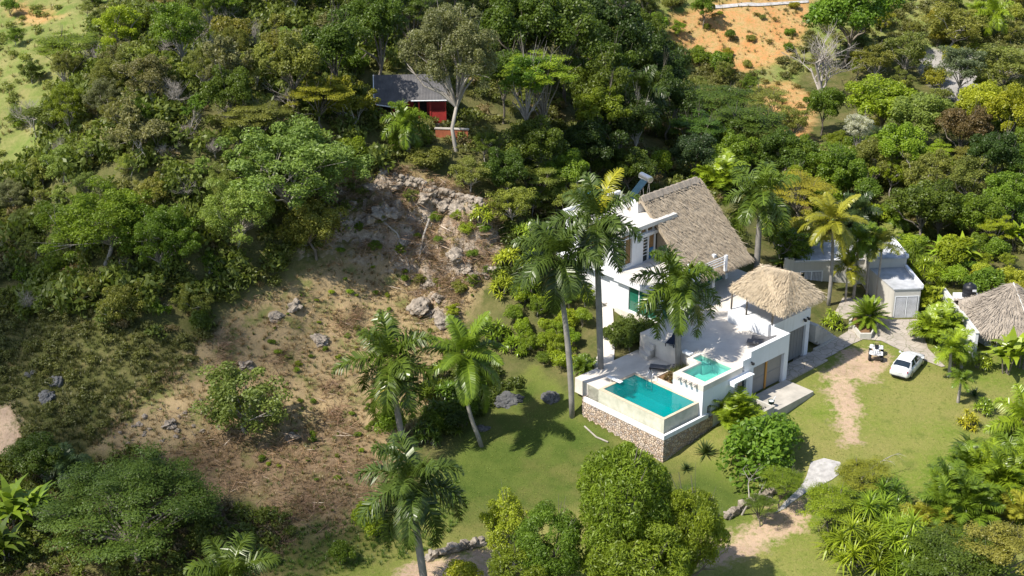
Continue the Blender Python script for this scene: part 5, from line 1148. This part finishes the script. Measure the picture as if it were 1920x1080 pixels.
# ------------------------------------------------------------------ trees: kind, u, v, radius in px, centre height, colour, label
T = [
('mango',1172,958,98,8.0,'mango','tall domed mango tree standing close below the stone pool wall',1,1.25),
('mango',1290,1005,74,6.0,'mango','rounded mango tree merged to the drive side of the tall domed one',1,1.2),
('mango',1200,1075,110,5.0,'mango','low spreading mango tree in front of the tall domed one',1,.9),
('mango',1030,1025,72,5.5,'mango','bright green mango tree between the loose one and the dome',1,1.0),
('airy',948,990,62,5.5,'lime','loose yellow green mango tree with a bare pale branch',1,1.1),
('mango',980,1080,70,4.0,'mango','mango foliage low at the path end',1,.8),
('bush',865,1085,38,1.6,'lime','small yellow green sapling in the path bend',1,1),
('bush',1425,858,90,1.2,'mid','dark leafed shrub tree before the garage pad',1.25,1.0),
('flat',1465,900,44,2.6,'mid','feathery tree leaning over the drive with bare pale limbs',1,.6),
('flat',1428,948,34,2.0,'dark','low feathery branches drooping over the drive wall',1,.6),
('flat',1560,950,66,2.6,'bright','light green feathery tree beside the gravel patch',1,.6),
('flat',1625,895,60,2.2,'gold','yellow feathery tree at the near end of the lawn',1,.5),
('flat',1790,1050,100,3.2,'dark','dark feathery tree in the lower border',1,.8),
('flat',1880,1030,90,4.0,'olive','olive feathery tree with thin pale stems in the lower border',1,.8),
('bush',1850,855,40,1.0,'pale','grey green shrub in the lawn border',1,1),
('bush',1895,830,30,.8,'blue','purple dark shrub under the big palm fronds',1,1),
('bush',1790,675,30,.8,'bright','rounded shrub at the base of the young palms',1,1),
('lace',245,955,170,4.6,'warm','wide feathery bright green tree at the bottom of the wild slope',1.05,.75),
('airy',455,755,92,2.8,'olive','thin leaning tree with olive leaves on the bare dry slope',1.1,.9),
('bush',375,612,26,1.1,'dark','dark round bush alone at the border of the dry slope',1,1.1),
('bush',735,800,40,1.5,'mid','green bush on the dry slope behind the royal palm',1,1.1),
('bush',690,985,40,1.2,'bright','bright bush on the grassy foot of the slope',1,1.1),
('bush',640,1040,30,.9,'mid','small bush at the grassy foot of the slope',1,1),
('fine',535,325,150,5.5,'pale','large light green tree overhanging the shaded rock face',1.05,.75),
('fine',440,400,85,4.0,'pale','pale tree with dead twigs below the large light green one',1,.9),
('dense',590,430,60,3.5,'olive','tree against the shaded cliff foot',1,.9),
('sparse',668,175,70,4.5,'gold','half bare yellow leaved tree beside the red cabin',1,1),
('flat',600,175,65,3.5,'gold','yellow flat topped tree uphill of the red cabin',1,.5),
('fine',852,105,105,9.5,'grey','very tall grey green tree with a thick pale trunk in front of the cabin',.95,1.1),
('airy',985,150,62,7,'mid','tree with a fan of pale limbs uphill of the villa',1,.8),
('flat',1010,130,75,8,'bright','flat bright crowned tree in the wood above the villa',1,.6),
('dense',1060,60,78,8,'dark','broad dark tree at the top of the wood',1,1),
('dense',1150,70,70,8,'deep','dark tree at the sunlit border of the wood',1,1.1),
('dense',970,40,75,8,'dark','dark tree behind the very tall grey green one',1,1),
('dense',1120,170,64,6,'dark','dark tree on the shaded valley side',1,1),
('dense',1230,120,58,6,'deep','deep green tree over the valley rim',1,1.1),
('dense',1255,190,52,5,'deep','deep green tree in the shaded valley bottom',1,1),
('dense',1170,235,55,5,'deep','very dark tree around the valley royal palm',1,1),
('flat',1330,190,80,5,'dark','dark umbrella tree below the orange bank',1.1,.6),
('flat',1400,235,85,5,'dark','widest dark umbrella tree in the valley',1.1,.6),
('flat',1310,240,60,5,'dark','dark umbrella tree nearest the royal palm of the valley',1,.6),
('flat',1440,185,50,4,'olive','olive umbrella tree at the edge of the orange bank',1,.6),
('dense',1300,285,46,4,'blue','blue green bushy tree past the solar heater',1,.9),
('dense',1375,290,50,4,'mid','bushy tree behind the thatched wing',1,.9),
('bush',1240,305,30,1.6,'bright','round bright bush behind the solar heater',1,1),
('dense',1470,290,56,4.5,'dark','dark bushy tree in the middle of the valley',1,.8),
('flat',1500,355,72,4,'gold','yellow green flat tree behind the royal palm',1,.5),
('dense',1570,315,52,4.5,'mid','rounded tree by the silver leaved one',1,.9),
('airy',1610,240,32,6,'silver','slender tree with silver white leaves',1,.9),
('dense',1545,195,38,4,'mid','small green tree at the foot of the bare grey tree',1,1),
('bare',1545,98,112,7.5,'grey','leafless grey tree spreading over the orange bank',1,.9),
('dense',1590,18,85,8,'mid','big bright tree at the top casting shade on the far slope',1.1,.9),
('dense',1320,14,24,3,'mid','small lone tree on the far path edge',1,1),
('bush',1370,66,14,1,'dark','single bush on the orange bank',1,1),
('airy',1700,95,52,4,'olive','olive tree on the dry far slope',1,.8),
('airy',1790,45,60,4,'olive','olive scrub tree below the far palms',1.2,.7),
('airy',1640,110,45,4,'olive','scrub tree near the shadow of the big bright tree',1,.7),
('dense',1650,195,66,5,'bright','large sunlit tree in the valley past the bare one',1.1,.8),
('dense',1720,215,62,5,'pale','pale green tree between the valley trees',1.1,.8),
('airy',1800,120,52,5,'grey','grey green tree with pale trunks by the far road',1.1,.8),
('dense',1850,195,52,5,'lime','yellow lime tree past the far road',1.1,.9),
('dense',1905,215,56,5,'lime','brightest yellow tree at the edge of view',1,1),
('airy',1890,130,70,4,'olive','olive tree above the yellow ones',1.2,.7),
('dense',1810,240,54,5,'rust','rust tinged tree in front of the yellow lime one',1,.9),
('dense',1862,285,50,6,'deep','dark tree with a tall bare trunk',1,.9),
('flat',1910,300,52,5,'mid','layered tree at the edge of view below the yellow one',1,.8),
('dense',1690,275,56,5,'bright','mid green tree in the valley centre',1,.9),
('dense',1640,300,44,4,'olive','olive tree below the silver leaved one',1,.9),
('airy',1740,330,60,4.5,'olive','straw tinted tree in the valley',1.1,.8),
('airy',1820,335,60,4.5,'olive','second straw tinted tree toward the tall bare trunk',1.1,.8),
('dense',1738,390,66,4.5,'dark','broad dark green tree behind the guest house',1.1,.85),
('dense',1835,400,50,4,'mid','leafy tree near the red budded banana plant',1,.9),
('dense',1885,360,50,4,'mid','tree above the banana plants',1,.9),
('bush',1650,410,40,1.8,'bright','bright thicket behind the guest house roof',1.2,.9),
('bush',1690,460,40,1.6,'bright','sunny thicket at the guest house back wall',1.3,.8),
('bush',1790,470,46,1.6,'bright','sunny thicket beyond the pandanus',1.4,.8),
('bush',1845,530,40,1.6,'mid','leafy thicket behind the black water tank',1.2,.9),
('bush',1910,545,26,1.2,'gold','yellow bush behind the thatched hut',1,1),
('sparse',1470,440,60,3.5,'mid','gnarled tree with bare limbs behind the villa',1,.8),
('airy',1520,430,50,3.5,'gold','thin yellow green tree behind the gnarled one',1.1,.7),
('flat',1010,345,50,3,'pale','light green feathery tree above the villa roof',1,.9),
('dense',1065,325,46,3.5,'mid','bushy tree above the villa roof tank',1,.9),
('airy',1085,375,40,3,'pale','pale feathery tree just behind the villa roof',1.2,.8),
('airy',960,385,48,2.5,'pale','feathery shrub over the pale rock face',1.1,.8),
('dense',945,320,46,3,'dark','dark bushy tree above the pale rock face',1,.9),
('dense',1000,270,56,4,'dark','dark bushy tree in the wood edge above the villa',1.1,.9),
('dense',1110,275,56,4,'deep','deep green tree uphill of the solar heater',1.1,.9),
('dense',1180,315,46,3,'dark','dark bushy tree directly above the solar heater',1.1,.8),
('airy',880,330,40,2.2,'olive','olive shrub at the trunk of the very tall tree',1.2,.8),
('bush',800,300,34,1.2,'olive','olive shrub under the terracotta wall',1.3,.8),
('bush',660,290,40,1.6,'mid','bush below the half bare yellow tree',1,1),
('dense',630,90,62,6,'dark','dark tree uphill of the yellow flat one',1,1.1),
('dense',700,40,60,9,'dark','dark tree over two straight pale trunks',1,1),
('dense',545,120,58,5,'olive','olive tree in the upper wood',1,1.1),
('sparse',570,50,66,6,'grey','half bare grey tree in the upper wood',1,1.1),
('sparse',450,90,66,6,'grey','half bare grey tree at the middle of the upper wood',1,1.1),
('airy',330,50,58,5,'mid','sunlit leafy tree on the upper ridge',1,1),
('airy',225,50,52,4,'bright','bright tree beside the pale field',1.1,.9),
('flat',130,85,66,4,'mid','leaning thin tree by the pale field',1.1,.5),
('dense',100,215,40,2.6,'dark','dark bush tree at the field bank',1.3,.7),
('sparse',250,230,60,4.5,'grey','half bare grey tree halfway up the wild slope',1,1.1),
('flat',480,215,66,4,'olive','olive flat tree halfway up the wild slope',1,.6),
('dense',430,180,50,4.5,'dark','dark tree behind the olive flat one',1,1),
('fine',190,420,105,4,'mid','broad dark tree low on the wild slope',1.2,.8),
('fine',300,450,85,4,'mid','dark tree with a pale leaning trunk by the dry slope',1.1,.9),
('dense',70,860,52,2.4,'dark','dark bushy tree by the bare orange soil',1.2,.8),
]
for kd, u, v, rp, hc, c, lb, sx, sz in T:
    nm, ct = {'bush': ('shrub', 'shrub'), 'bare': ('bare_tree', 'tree'), 'mango': ('mango_tree', 'tree'), 'flat': ('feathery_tree', 'tree')}.get(kd, ('tree', 'tree'))
    tree(kd, u, v, rp, hc, c, lb, nm, ct, None, sx, sz)
for u, v, uu, vv in ((715, 100, 708, -30), (742, 88, 735, -30)):
    g = Vector(ground(u, v)); tp = topof(g, uu, vv); o = thing('tree', 'tall tree with a straight pale trunk behind the red cabin', 'tree', g, 0, 'straight pale trunks behind the cabin')
    trunk_tube(g, tp, .28, .16, (.1, 0, 0)).build('trunk', 'palebark', o, True)
    obj('crown', PROTO['airy'][1][0], o, tp - g, (3, 3, 2.2), 0, GREEN['dark'])

# smaller trees of the woods that nothing tells apart: filled in between the named ones
def fill(px, n, kinds, cols, rr, hr, label, group, seed, gap, name='tree', cat='tree'):
    poly = px; xs = [p[0] for p in poly]; ys = [p[1] for p in poly]; r = np.random.default_rng(seed); done = []; tries = 0
    while len(done) < n and tries < n * 60:
        tries += 1; u, v = r.uniform(min(xs), max(xs)), r.uniform(min(ys), max(ys))
        if sdist(poly, u, v) < 0: continue
        x, y, z = ground(u, v)
        if any(hypot(x - a, y - b) < gap for a, b in done): continue
        done.append((x, y)); kd = kinds[r.integers(len(kinds))]; k = used.get(kd, 0); used[kd] = k + 1; cm, tm, h0 = PROTO[kd][k % len(PROTO[kd])]
        rad = r.uniform(*rr); hc = r.uniform(*hr); o = thing(name, label, cat, (x, y, z), r.random() * 6.28, group)
        if cm is not None: obj('crown', cm, o, (0, 0, hc), (rad, rad, rad * r.uniform(.75, 1.15)), 0, tint(GREEN[cols[r.integers(len(cols))]], r))
        obj('trunk', tm, o, (0, 0, hc), (rad, rad, hc / h0))
fill([(-20,440),(120,300),(330,260),(420,300),(470,420),(420,560),(340,620),(150,600),(-20,580)], 60, ['airy','bare','sparse','fine','sparse'], ['olive','mid','grey','olive','pale'], (1.1, 2.4), (1.0, 2.3), 'scrub tree on the shaded wild slope', 'scrub trees of the wild slope', 1, 2.3)
fill([(60,260),(180,140),(270,20),(520,-10),(700,-10),(690,120),(560,230),(450,330),(300,300)], 64, ['airy','sparse','fine','sparse','bare','bush'], ['olive','grey','mid','pale','olive'], (1.4, 2.8), (2.0, 4.0), 'slender tree in the upper wood of the wild slope', 'trees of the upper wood', 2, 2.8)
fill([(720,120),(760,-10),(1150,-10),(1220,90),(1260,200),(1220,330),(1050,300),(930,240),(900,200)], 30, ['dense','airy','dense','flat'], ['deep','dark','dark','mid'], (2.0, 3.4), (4, 6.5), 'tree of the dark wood above the villa', 'trees of the dark wood above the villa', 3, 4.2)
fill([(880,300),(1050,290),(1200,330),(1110,370),(1060,410),(960,410)], 12, ['bush','airy','bush'], ['mid','pale','dark'], (1.2, 2.0), (1.2, 2.2), 'leafy shrub between the rock face and the villa roof', 'shrubs uphill of the villa', 4, 2.4, 'shrub', 'shrub')
fill([(1280,330),(1330,270),(1480,260),(1640,330),(1830,250),(1925,240),(1925,480),(1760,470),(1640,440),(1500,420),(1400,350)], 34, ['dense','airy','bush','flat'], ['mid','bright','bright','olive','mid'], (1.6, 3.0), (2, 3.8), 'valley tree between its larger neighbours', 'trees of the valley floor', 5, 3.6)
fill([(1560,150),(1640,60),(1740,20),(1925,10),(1925,200),(1840,230),(1740,190),(1640,250)], 40, ['airy','bush','bush'], ['olive','gold','pale','gold'], (1.0, 2.0), (.8, 1.8), 'scrub tree on the dry far slope', 'scrub trees of the far slope', 6, 4.2)
fill([(1150,20),(1260,20),(1290,110),(1420,170),(1400,190),(1260,120)], 12, ['bush','airy'], ['bright','mid','olive'], (1.3, 2.4), (1, 2), 'bright shrub on the far grassy bank', 'shrubs of the far bank', 7, 3.5, 'shrub', 'shrub')
fill([(1290,20),(1520,10),(1500,90),(1410,130),(1300,110)], 10, ['bush'], ['gold','olive','mid'], (.5, 1.0), (.3, .5), 'low shrub dotted over the orange clay bank', 'low shrubs of the clay bank', 8, 3.0, 'shrub', 'shrub')
fill([(1600,460),(1700,470),(1900,480),(1900,560),(1860,560),(1780,540),(1720,500)], 16, ['bush','bush','airy'], ['bright','lime','mid','mid'], (.9, 1.6), (.7, 1.3), 'leafy shrub in the sunny thicket behind the guest house', 'shrubs of the sunny thicket', 9, 1.8, 'shrub', 'shrub')
fill([(-10,-10),(200,-10),(120,150),(60,240),(-10,280)], 7, ['bush','airy'], ['mid','olive','dark'], (.9, 1.6), (.7, 1.3), 'shrub scattered on the pale upper field', 'shrubs of the upper field', 10, 4.5, 'shrub', 'shrub')
fill([(920,700),(860,640),(800,740),(790,850),(860,820),(900,760)], 9, ['bush'], ['dark','mid','deep'], (.9, 1.5), (.7, 1.1), 'dark undershrub in the shade of the coconut palm', 'undershrubs at the slope foot', 11, 1.4, 'shrub', 'shrub')
fill([(1015,700),(960,640),(960,560),(1050,520),(1100,560),(1090,640),(1060,700)], 26, ['bush','bush','airy'], ['mid','bright','bright'], (.8, 1.4), (.6, 1.2), 'garden shrub between the rock slope and the pool path', 'shrubs beside the pool path', 12, 1.15, 'shrub', 'shrub')
fill([(560,540),(700,500),(900,540),(860,600),(780,660),(760,760),(740,840),(680,960),(600,980),(540,900),(470,860),(440,760),(480,680)], 90, ['bush'], ['bright','mid','mid'], (.10, .42), (.06, .2), 'small green seedling on the bare dry slope', 'seedlings on the dry slope', 13, .4, 'seedling', 'plant')

for u, v, lb, dx, dy, sd in ((1455, 905, 'bare pale branches reaching over the gravel drive', .9, .25, 3), (1420, 965, 'arched bare branch drooping over the drive wall', .8, -.35, 5), (1640, 905, 'thin bare branches over the near end of the lawn', .7, .3, 8)):
    g = ground(u, v); r = np.random.default_rng(900 + sd); m = MB(); tips = []; grow(r, (-1.2, 0, -.3), (dx * .5, dy, .9), 2.2, .10, 3, m, tips, .55, -.12, (2, 3))
    o = thing('leaning_branch', lb, 'branch', g); m.build('limb', 'palebark', o, True)
fill([(600,480),(700,350),(860,380),(930,440),(920,520),(850,600),(700,500)], 22, ['bush','bush','airy'], ['olive','mid','bright'], (.4, .9), (.3, .7), 'weedy shrub clinging to the broken rock face', 'shrubs of the rock face', 14, 1.3, 'shrub', 'shrub')
# hedge along the glass front of the villa
hx, hy = vw(7.6, -10.9)
t = thing('hedge', 'clipped green and rust hedge under the glass front of the villa', 'hedge', (hx, hy, 2.1), YAW)
r = np.random.default_rng(401); cl = []
for i in range(110):
    f = r.random(); g = r.random(); a = -1.5 + 3.1 * f; b = -1.6 + 3.0 * g; cl.append((a + r.normal() * .15, -b, .2 + r.random() * (1.0 + .5 * f), .36))
V, q = leafcloud(cl, 120, .16, .09, r); obj('leaves', leafmesh('leaves', V, fan(V), q, 'leaf'), t, color=(.085, .125, .02))
m = MB()
for c_ in cl[:20]: m.tube([(c_[0], c_[1], -.3), c_[:3]], [.03, .01], 4)
m.build('stem', 'bark', t)
hx, hy = vw(6.1, -3.6)
t = thing('ornamental_grass', 'tufts of green and rust ornamental grass at the foot of the short royal palm', 'grass', (hx, hy, 2.12), YAW)
Vs, qs_ = zip(*[rosette(np.random.default_rng(410 + i), 26, .85, .05, 1.5, .7, .8, (.7 * cos(i * 2.4) * (i / 9) ** .5 * 1.4, .75 * sin(i * 2.4) * (i / 9) ** .5, 0)) for i in range(10)])
V = np.concatenate(Vs); obj('blades', leafmesh('blades', V, fan(V), np.concatenate(qs_), 'frond'), t, color=(.10, .12, .03))
hx, hy = vw(4.75, -3.5)
rosplant('dracaena', 0, 0, .5, 'rust', 'rust brown shrub in the planting bed beside the plunge pool spouts', 'shrub', 'shrub', base=(hx, hy, 2.1))

# ------------------------------------------------------------------ boulders
def rock_me(seed, rough=.5, sub=4):
    bm = bmesh.new(); bmesh.ops.create_icosphere(bm, subdivisions=sub, radius=1); P = np.array([v.co[:] for v in bm.verts])
    n = fbm(P[:, 0] * 1.3 + P[:, 2] * .9, P[:, 1] * 1.3 - P[:, 2] * 1.1, 500 + seed, 4); s = 1 + rough * n + .22 * np.abs(fbm(P[:, 0] * 3.5 + 9, P[:, 1] * 3.5 + P[:, 2] * 3, 700 + seed, 3))
    for v, k in zip(bm.verts, s): v.co *= k; v.co.z *= .8
    me = bpy.data.meshes.new('boulder'); bm.to_mesh(me); bm.free(); return me
rk = []
for mt in ('rock', 'darkrock'):
    for s in range(4): me_ = rock_me(s + (0 if mt == 'rock' else 10)); me_.materials.append(M[mt]); rk.append(me_)
def boulder(u, v, rad, label, dark=0, group=None, k=0):
    x, y, z = ground(u, v); o = obj('boulder', rk[dark * 4 + k % 4], None, (x, y, z - rad * .1), (rad, rad * .85, rad * .8), k * 1.3); tag(o, label, 'boulder', group)
for i, (u, v, rd, dk, lb) in enumerate(((598,638,.75,0,'largest pale boulder alone on the dry slope'),(515,598,.6,0,'grey boulder near the upper border of the dry slope'),(460,685,.6,0,'pale boulder beside the brushwood on the dry slope'),(552,575,.7,0,'tall grey rock among dry grass below the cliff'),(1033,746,.75,1,'black boulder beside the royal palm at the pool wall'),(945,752,.8,1,'biggest black boulder at the lawn edge'),(972,748,.6,1,'black boulder touching the biggest one'),(905,802,.45,1,'flat dark rock on the lawn by the coconut palm'),(90,745,.7,1,'dark boulder on the shaded grass slope'),(105,715,.5,1,'dark boulder just above its neighbour on the shaded slope'),(60,700,.5,1,'smaller dark rock on the shaded grass slope'),(545,820,.6,0,'grey rock beside the thin leaning tree'),(320,795,.5,0,'pale stone at the head of the rubble patch'))):
    boulder(u, v, rd, lb, dk, None, i)
r = np.random.default_rng(33)
for i in range(40):
    u, v = r.uniform(210, 450), 0; v = 760 + (470 - u) * .22 + r.uniform(-45, 45); boulder(u, v, r.uniform(.08, .24), 'broken pale stone in the rubble patch under the thin leaning tree', 0, 'stones of the rubble patch', i)
CL = [(735,345),(760,362),(800,372),(835,385),(862,395),(800,535),(820,560),(845,545),(875,500),(850,480),(890,520),(915,510),(810,590),(790,575),(835,600),(690,360),(660,390),(700,420),(645,420),(720,400),(620,400),(760,460),(600,410)]
for i, (u, v) in enumerate(CL): boulder(u, v, r.uniform(.4, 1.0), 'outcrop of limestone on the broken rock face', 0, 'limestone outcrops of the rock face', i)

# ------------------------------------------------------------------ what nobody could count: grass, brush, undergrowth
def scatter_mesh(name, mat, protos, pts, sc_lo, sc_hi, r, color, sqz=(.8, 1.2)):
    Vs, qs_ = [], []
    for x, y, z in pts:
        V, q = protos[r.integers(len(protos))]; s = r.uniform(sc_lo, sc_hi); a = r.random() * 6.28; ca, sa = cos(a), sin(a)
        W = np.c_[(V[:, 0] * ca - V[:, 1] * sa) * s, (V[:, 0] * sa + V[:, 1] * ca) * s, V[:, 2] * s * r.uniform(*sqz)] + [x, y, z]
        Vs.append(W); qs_.append(np.clip(q + r.normal() * .12, 0, 1))
    V = np.concatenate(Vs); o = obj(name, leafmesh(name, V, fan(V), np.concatenate(qs_), mat), None, color=color); o['kind'] = 'stuff'; return o
def pts_in(polys, n, r, neg=(), margin=0.0, box=None):
    P = np.concatenate([np.array(p) for p in polys]); lo, hi = P.min(0), P.max(0)
    if box: lo = np.maximum(lo, box[:2]); hi = np.minimum(hi, box[2:])
    q = lo + r.random((n * 6, 2)) * (hi - lo)
    d = np.max([sdist(p, q[:, 0], q[:, 1]) for p in polys], 0); ok = d > margin
    for p in neg: ok &= sdist(p, q[:, 0], q[:, 1]) < 0
    # only what the camera could see
    z = hz(q[:, 0], q[:, 1]); dep = q[:, 1] * cos(PITCH) - (z - H) * sin(PITCH); up = q[:, 1] * sin(PITCH) + (z - H) * cos(PITCH)
    u = 960 + F * q[:, 0] / dep; v = 540 - F * up / dep; ok &= (u > -60) & (u < 1980) & (v > -60) & (v < 1140)
    a, b = vab(q[:, 0], q[:, 1]); ok &= ~((a > -1) & (a < 24) & (b > -22.5) & (b < 3.8))
    q = q[ok][:n]; z = z[ok][:n]; return np.c_[q, z]
pb = []
for s in range(4):
    r = np.random.default_rng(600 + s); cl = shell(9, r, .8, .6, .4, -.1, (.3, .5)); cl[:, 2] += .25; pb.append(leafcloud(cl, 26, .26, .12, r))
tuft = [rosette(np.random.default_rng(620 + i), 16, .5, .035, 1.5, .5, .5, segs=2) for i in range(5)]
twig = []
for s in range(4):
    rr_ = np.random.default_rng(640 + s); n = 34; c = rr_.normal(size=(n, 3)) * [.5, .5, .14] + [0, 0, .14]; d = unit(rr_.normal(size=(n, 3)) * [1, 1, .3]); sd_ = unit(np.cross(d, rr_.normal(size=(n, 3))))
    twig.append((quads_from(c, d, sd_, rr_.uniform(.5, 1.5, (n, 1)), np.full((n, 1), .035)), rr_.random(n)))
r = np.random.default_rng(44)
garden = [Z_FIELD2, Z_FIELD, Z_DRY, Z_ROADR]
scatter_mesh('undergrowth', 'leaf', pb, pts_in([Z_GARD], 260, r), .4, 1.0, r, (.07, .10, .016))
scatter_mesh('undergrowth', 'leaf', pb, pts_in([Z_FOREST], 1300, r, garden), .6, 1.5, r, (.115, .14, .028))
scatter_mesh('undergrowth', 'leaf', pb, pts_in([Z_FOREST], 1000, r, garden), .5, 1.3, r, (.155, .165, .045))
scatter_mesh('undergrowth', 'leaf', pb, pts_in([Z_FOREST], 500, r, garden), .4, 1.2, r, (.19, .155, .07))
LOW = wpoly([(-20,860),(100,870),(280,850),(400,960),(520,960),(560,1010),(480,1100),(-20,1100)])
scatter_mesh('scrub', 'leaf', pb, pts_in([Z_FIELD], 110, r), .3, .9, r, (.15, .18, .035))
scatter_mesh('undergrowth', 'leaf', pb, pts_in([Z_FOREST], 420, r, garden, 0, (-70, 90, -12, 160)), .9, 2.1, r, (.105, .14, .026), (1.0, 1.6))
WILD = wpoly([(-20,560),(330,640),(420,600),(350,700),(200,830),(60,900),(-20,860)])
scatter_mesh('undergrowth', 'leaf', pb, pts_in([LOW], 300, r), .4, 1.1, r, (.10, .13, .022))
scatter_mesh('undergrowth', 'leaf', pb, pts_in([LOW], 160, r), .3, .9, r, (.12, .10, .05))
scatter_mesh('dead_brushwood', 'frond', twig, pts_in([LOW], 160, r), .6, 1.3, r, (.17, .11, .07))
scatter_mesh('undergrowth', 'leaf', pb, pts_in([WILD], 150, r, [Z_BAREC]), .3, .9, r, (.12, .13, .036))
scatter_mesh('scrub', 'leaf', pb, pts_in([Z_FIELD2], 420, r, [Z_CLAY, Z_CLAY2, Z_ROADR]), .5, 1.3, r, (.12, .125, .035))
scatter_mesh('scrub', 'leaf', pb, pts_in([Z_CLAY, Z_CLAY2], 36, r), .3, .8, r, (.16, .14, .03))
scatter_mesh('dry_grass', 'frond', tuft, pts_in([Z_DRY], 2600, r), .35, .9, r, (.27, .20, .10))
scatter_mesh('green_weeds', 'frond', tuft, pts_in([Z_DRY], 1100, r), .3, .8, r, (.10, .14, .03))
scatter_mesh('dead_brushwood', 'frond', twig, np.concatenate([pts_in([Z_CLIFF], 300, r), pts_in([Z_SOIL], 90, r), pts_in([Z_DRY], 90, r)]), .6, 1.5, r, (.24, .165, .095), (.6, 1.3))
for px, n in (([(400,660),(440,650),(450,680),(410,685)], 9), ([(500,665),(545,655),(550,690),(510,700)], 9), ([(600,720),(650,730),(640,800),(605,790)], 14), ([(545,930),(590,910),(600,960),(550,975)], 14), ([(620,590),(660,560),(680,600),(640,630)], 12)):
    scatter_mesh('dead_brushwood', 'frond', twig, pts_in([wpoly(px)], n, r), .7, 1.3, r, (.21, .14, .085), (.8, 1.6))
scatter_mesh('rough_grass', 'frond', tuft, pts_in([WILD], 2600, r, [Z_BAREC]), .5, 1.1, r, (.095, .105, .03))
FOOT = wpoly([(520,1000),(640,980),(780,940),(860,900),(880,960),(800,1040),(700,1070),(560,1100),(500,1080)])
scatter_mesh('rough_grass', 'frond', tuft, pts_in([FOOT], 900, r, [Z_PATH]), .4, .8, r, (.085, .15, .02))
scatter_mesh('lawn_grass', 'frond', tuft, pts_in([Z_LAWN], 11000, r, [Z_PATH, Z_PATH2, Z_DIRT]), .08, .22, r, (.20, .26, .05))
scatter_mesh('dry_grass', 'frond', tuft, pts_in([Z_FIELD, Z_FIELD2], 1500, r, [Z_ROADR]), .6, 1.3, r, (.24, .22, .08))
# long cut stems lying down the rock face
for k, (px, lb) in enumerate(((( (716,425),(745,450),(765,500),(768,520)), 'long bare cut stem lying down the rock face'), (((808,410),(795,450),(785,500)), 'shorter bare stem beside the long one on the rock face'), (((720,430),(725,400),(718,385)), 'thin bare stem standing at the shaded rock'))):
    P = [Vector(ground(*p)) + Vector((0, 0, .35)) for p in px]; m = MB(P[0]); m.tube(P, [.09, .08, .06, .03][:len(P)], 6); o = m.build('cut_stem', 'palebark'); o.location = P[0]; tag(o, lb, 'branch')
P = [Vector(ground(*p)) + Vector((0, 0, .1)) for p in ((1096, 803), (1118, 822), (1140, 832))]
m = MB(P[0]); m.tube(P, .07, 6); o = m.build('pole', 'palebark'); o.location = P[0]; tag(o, 'pale pole lying on the grass along the stone pool wall', 'pole')
x, y, z = ground(552 + 76, 1040)
t = thing('fence_post', 'short grey post at the grassy foot of the slope', 'post', (x, y, z)); MB().tube([(0, 0, -.2), (.03, 0, 1.1)], [.09, .08], 7).build('stake', 'palebark', t)
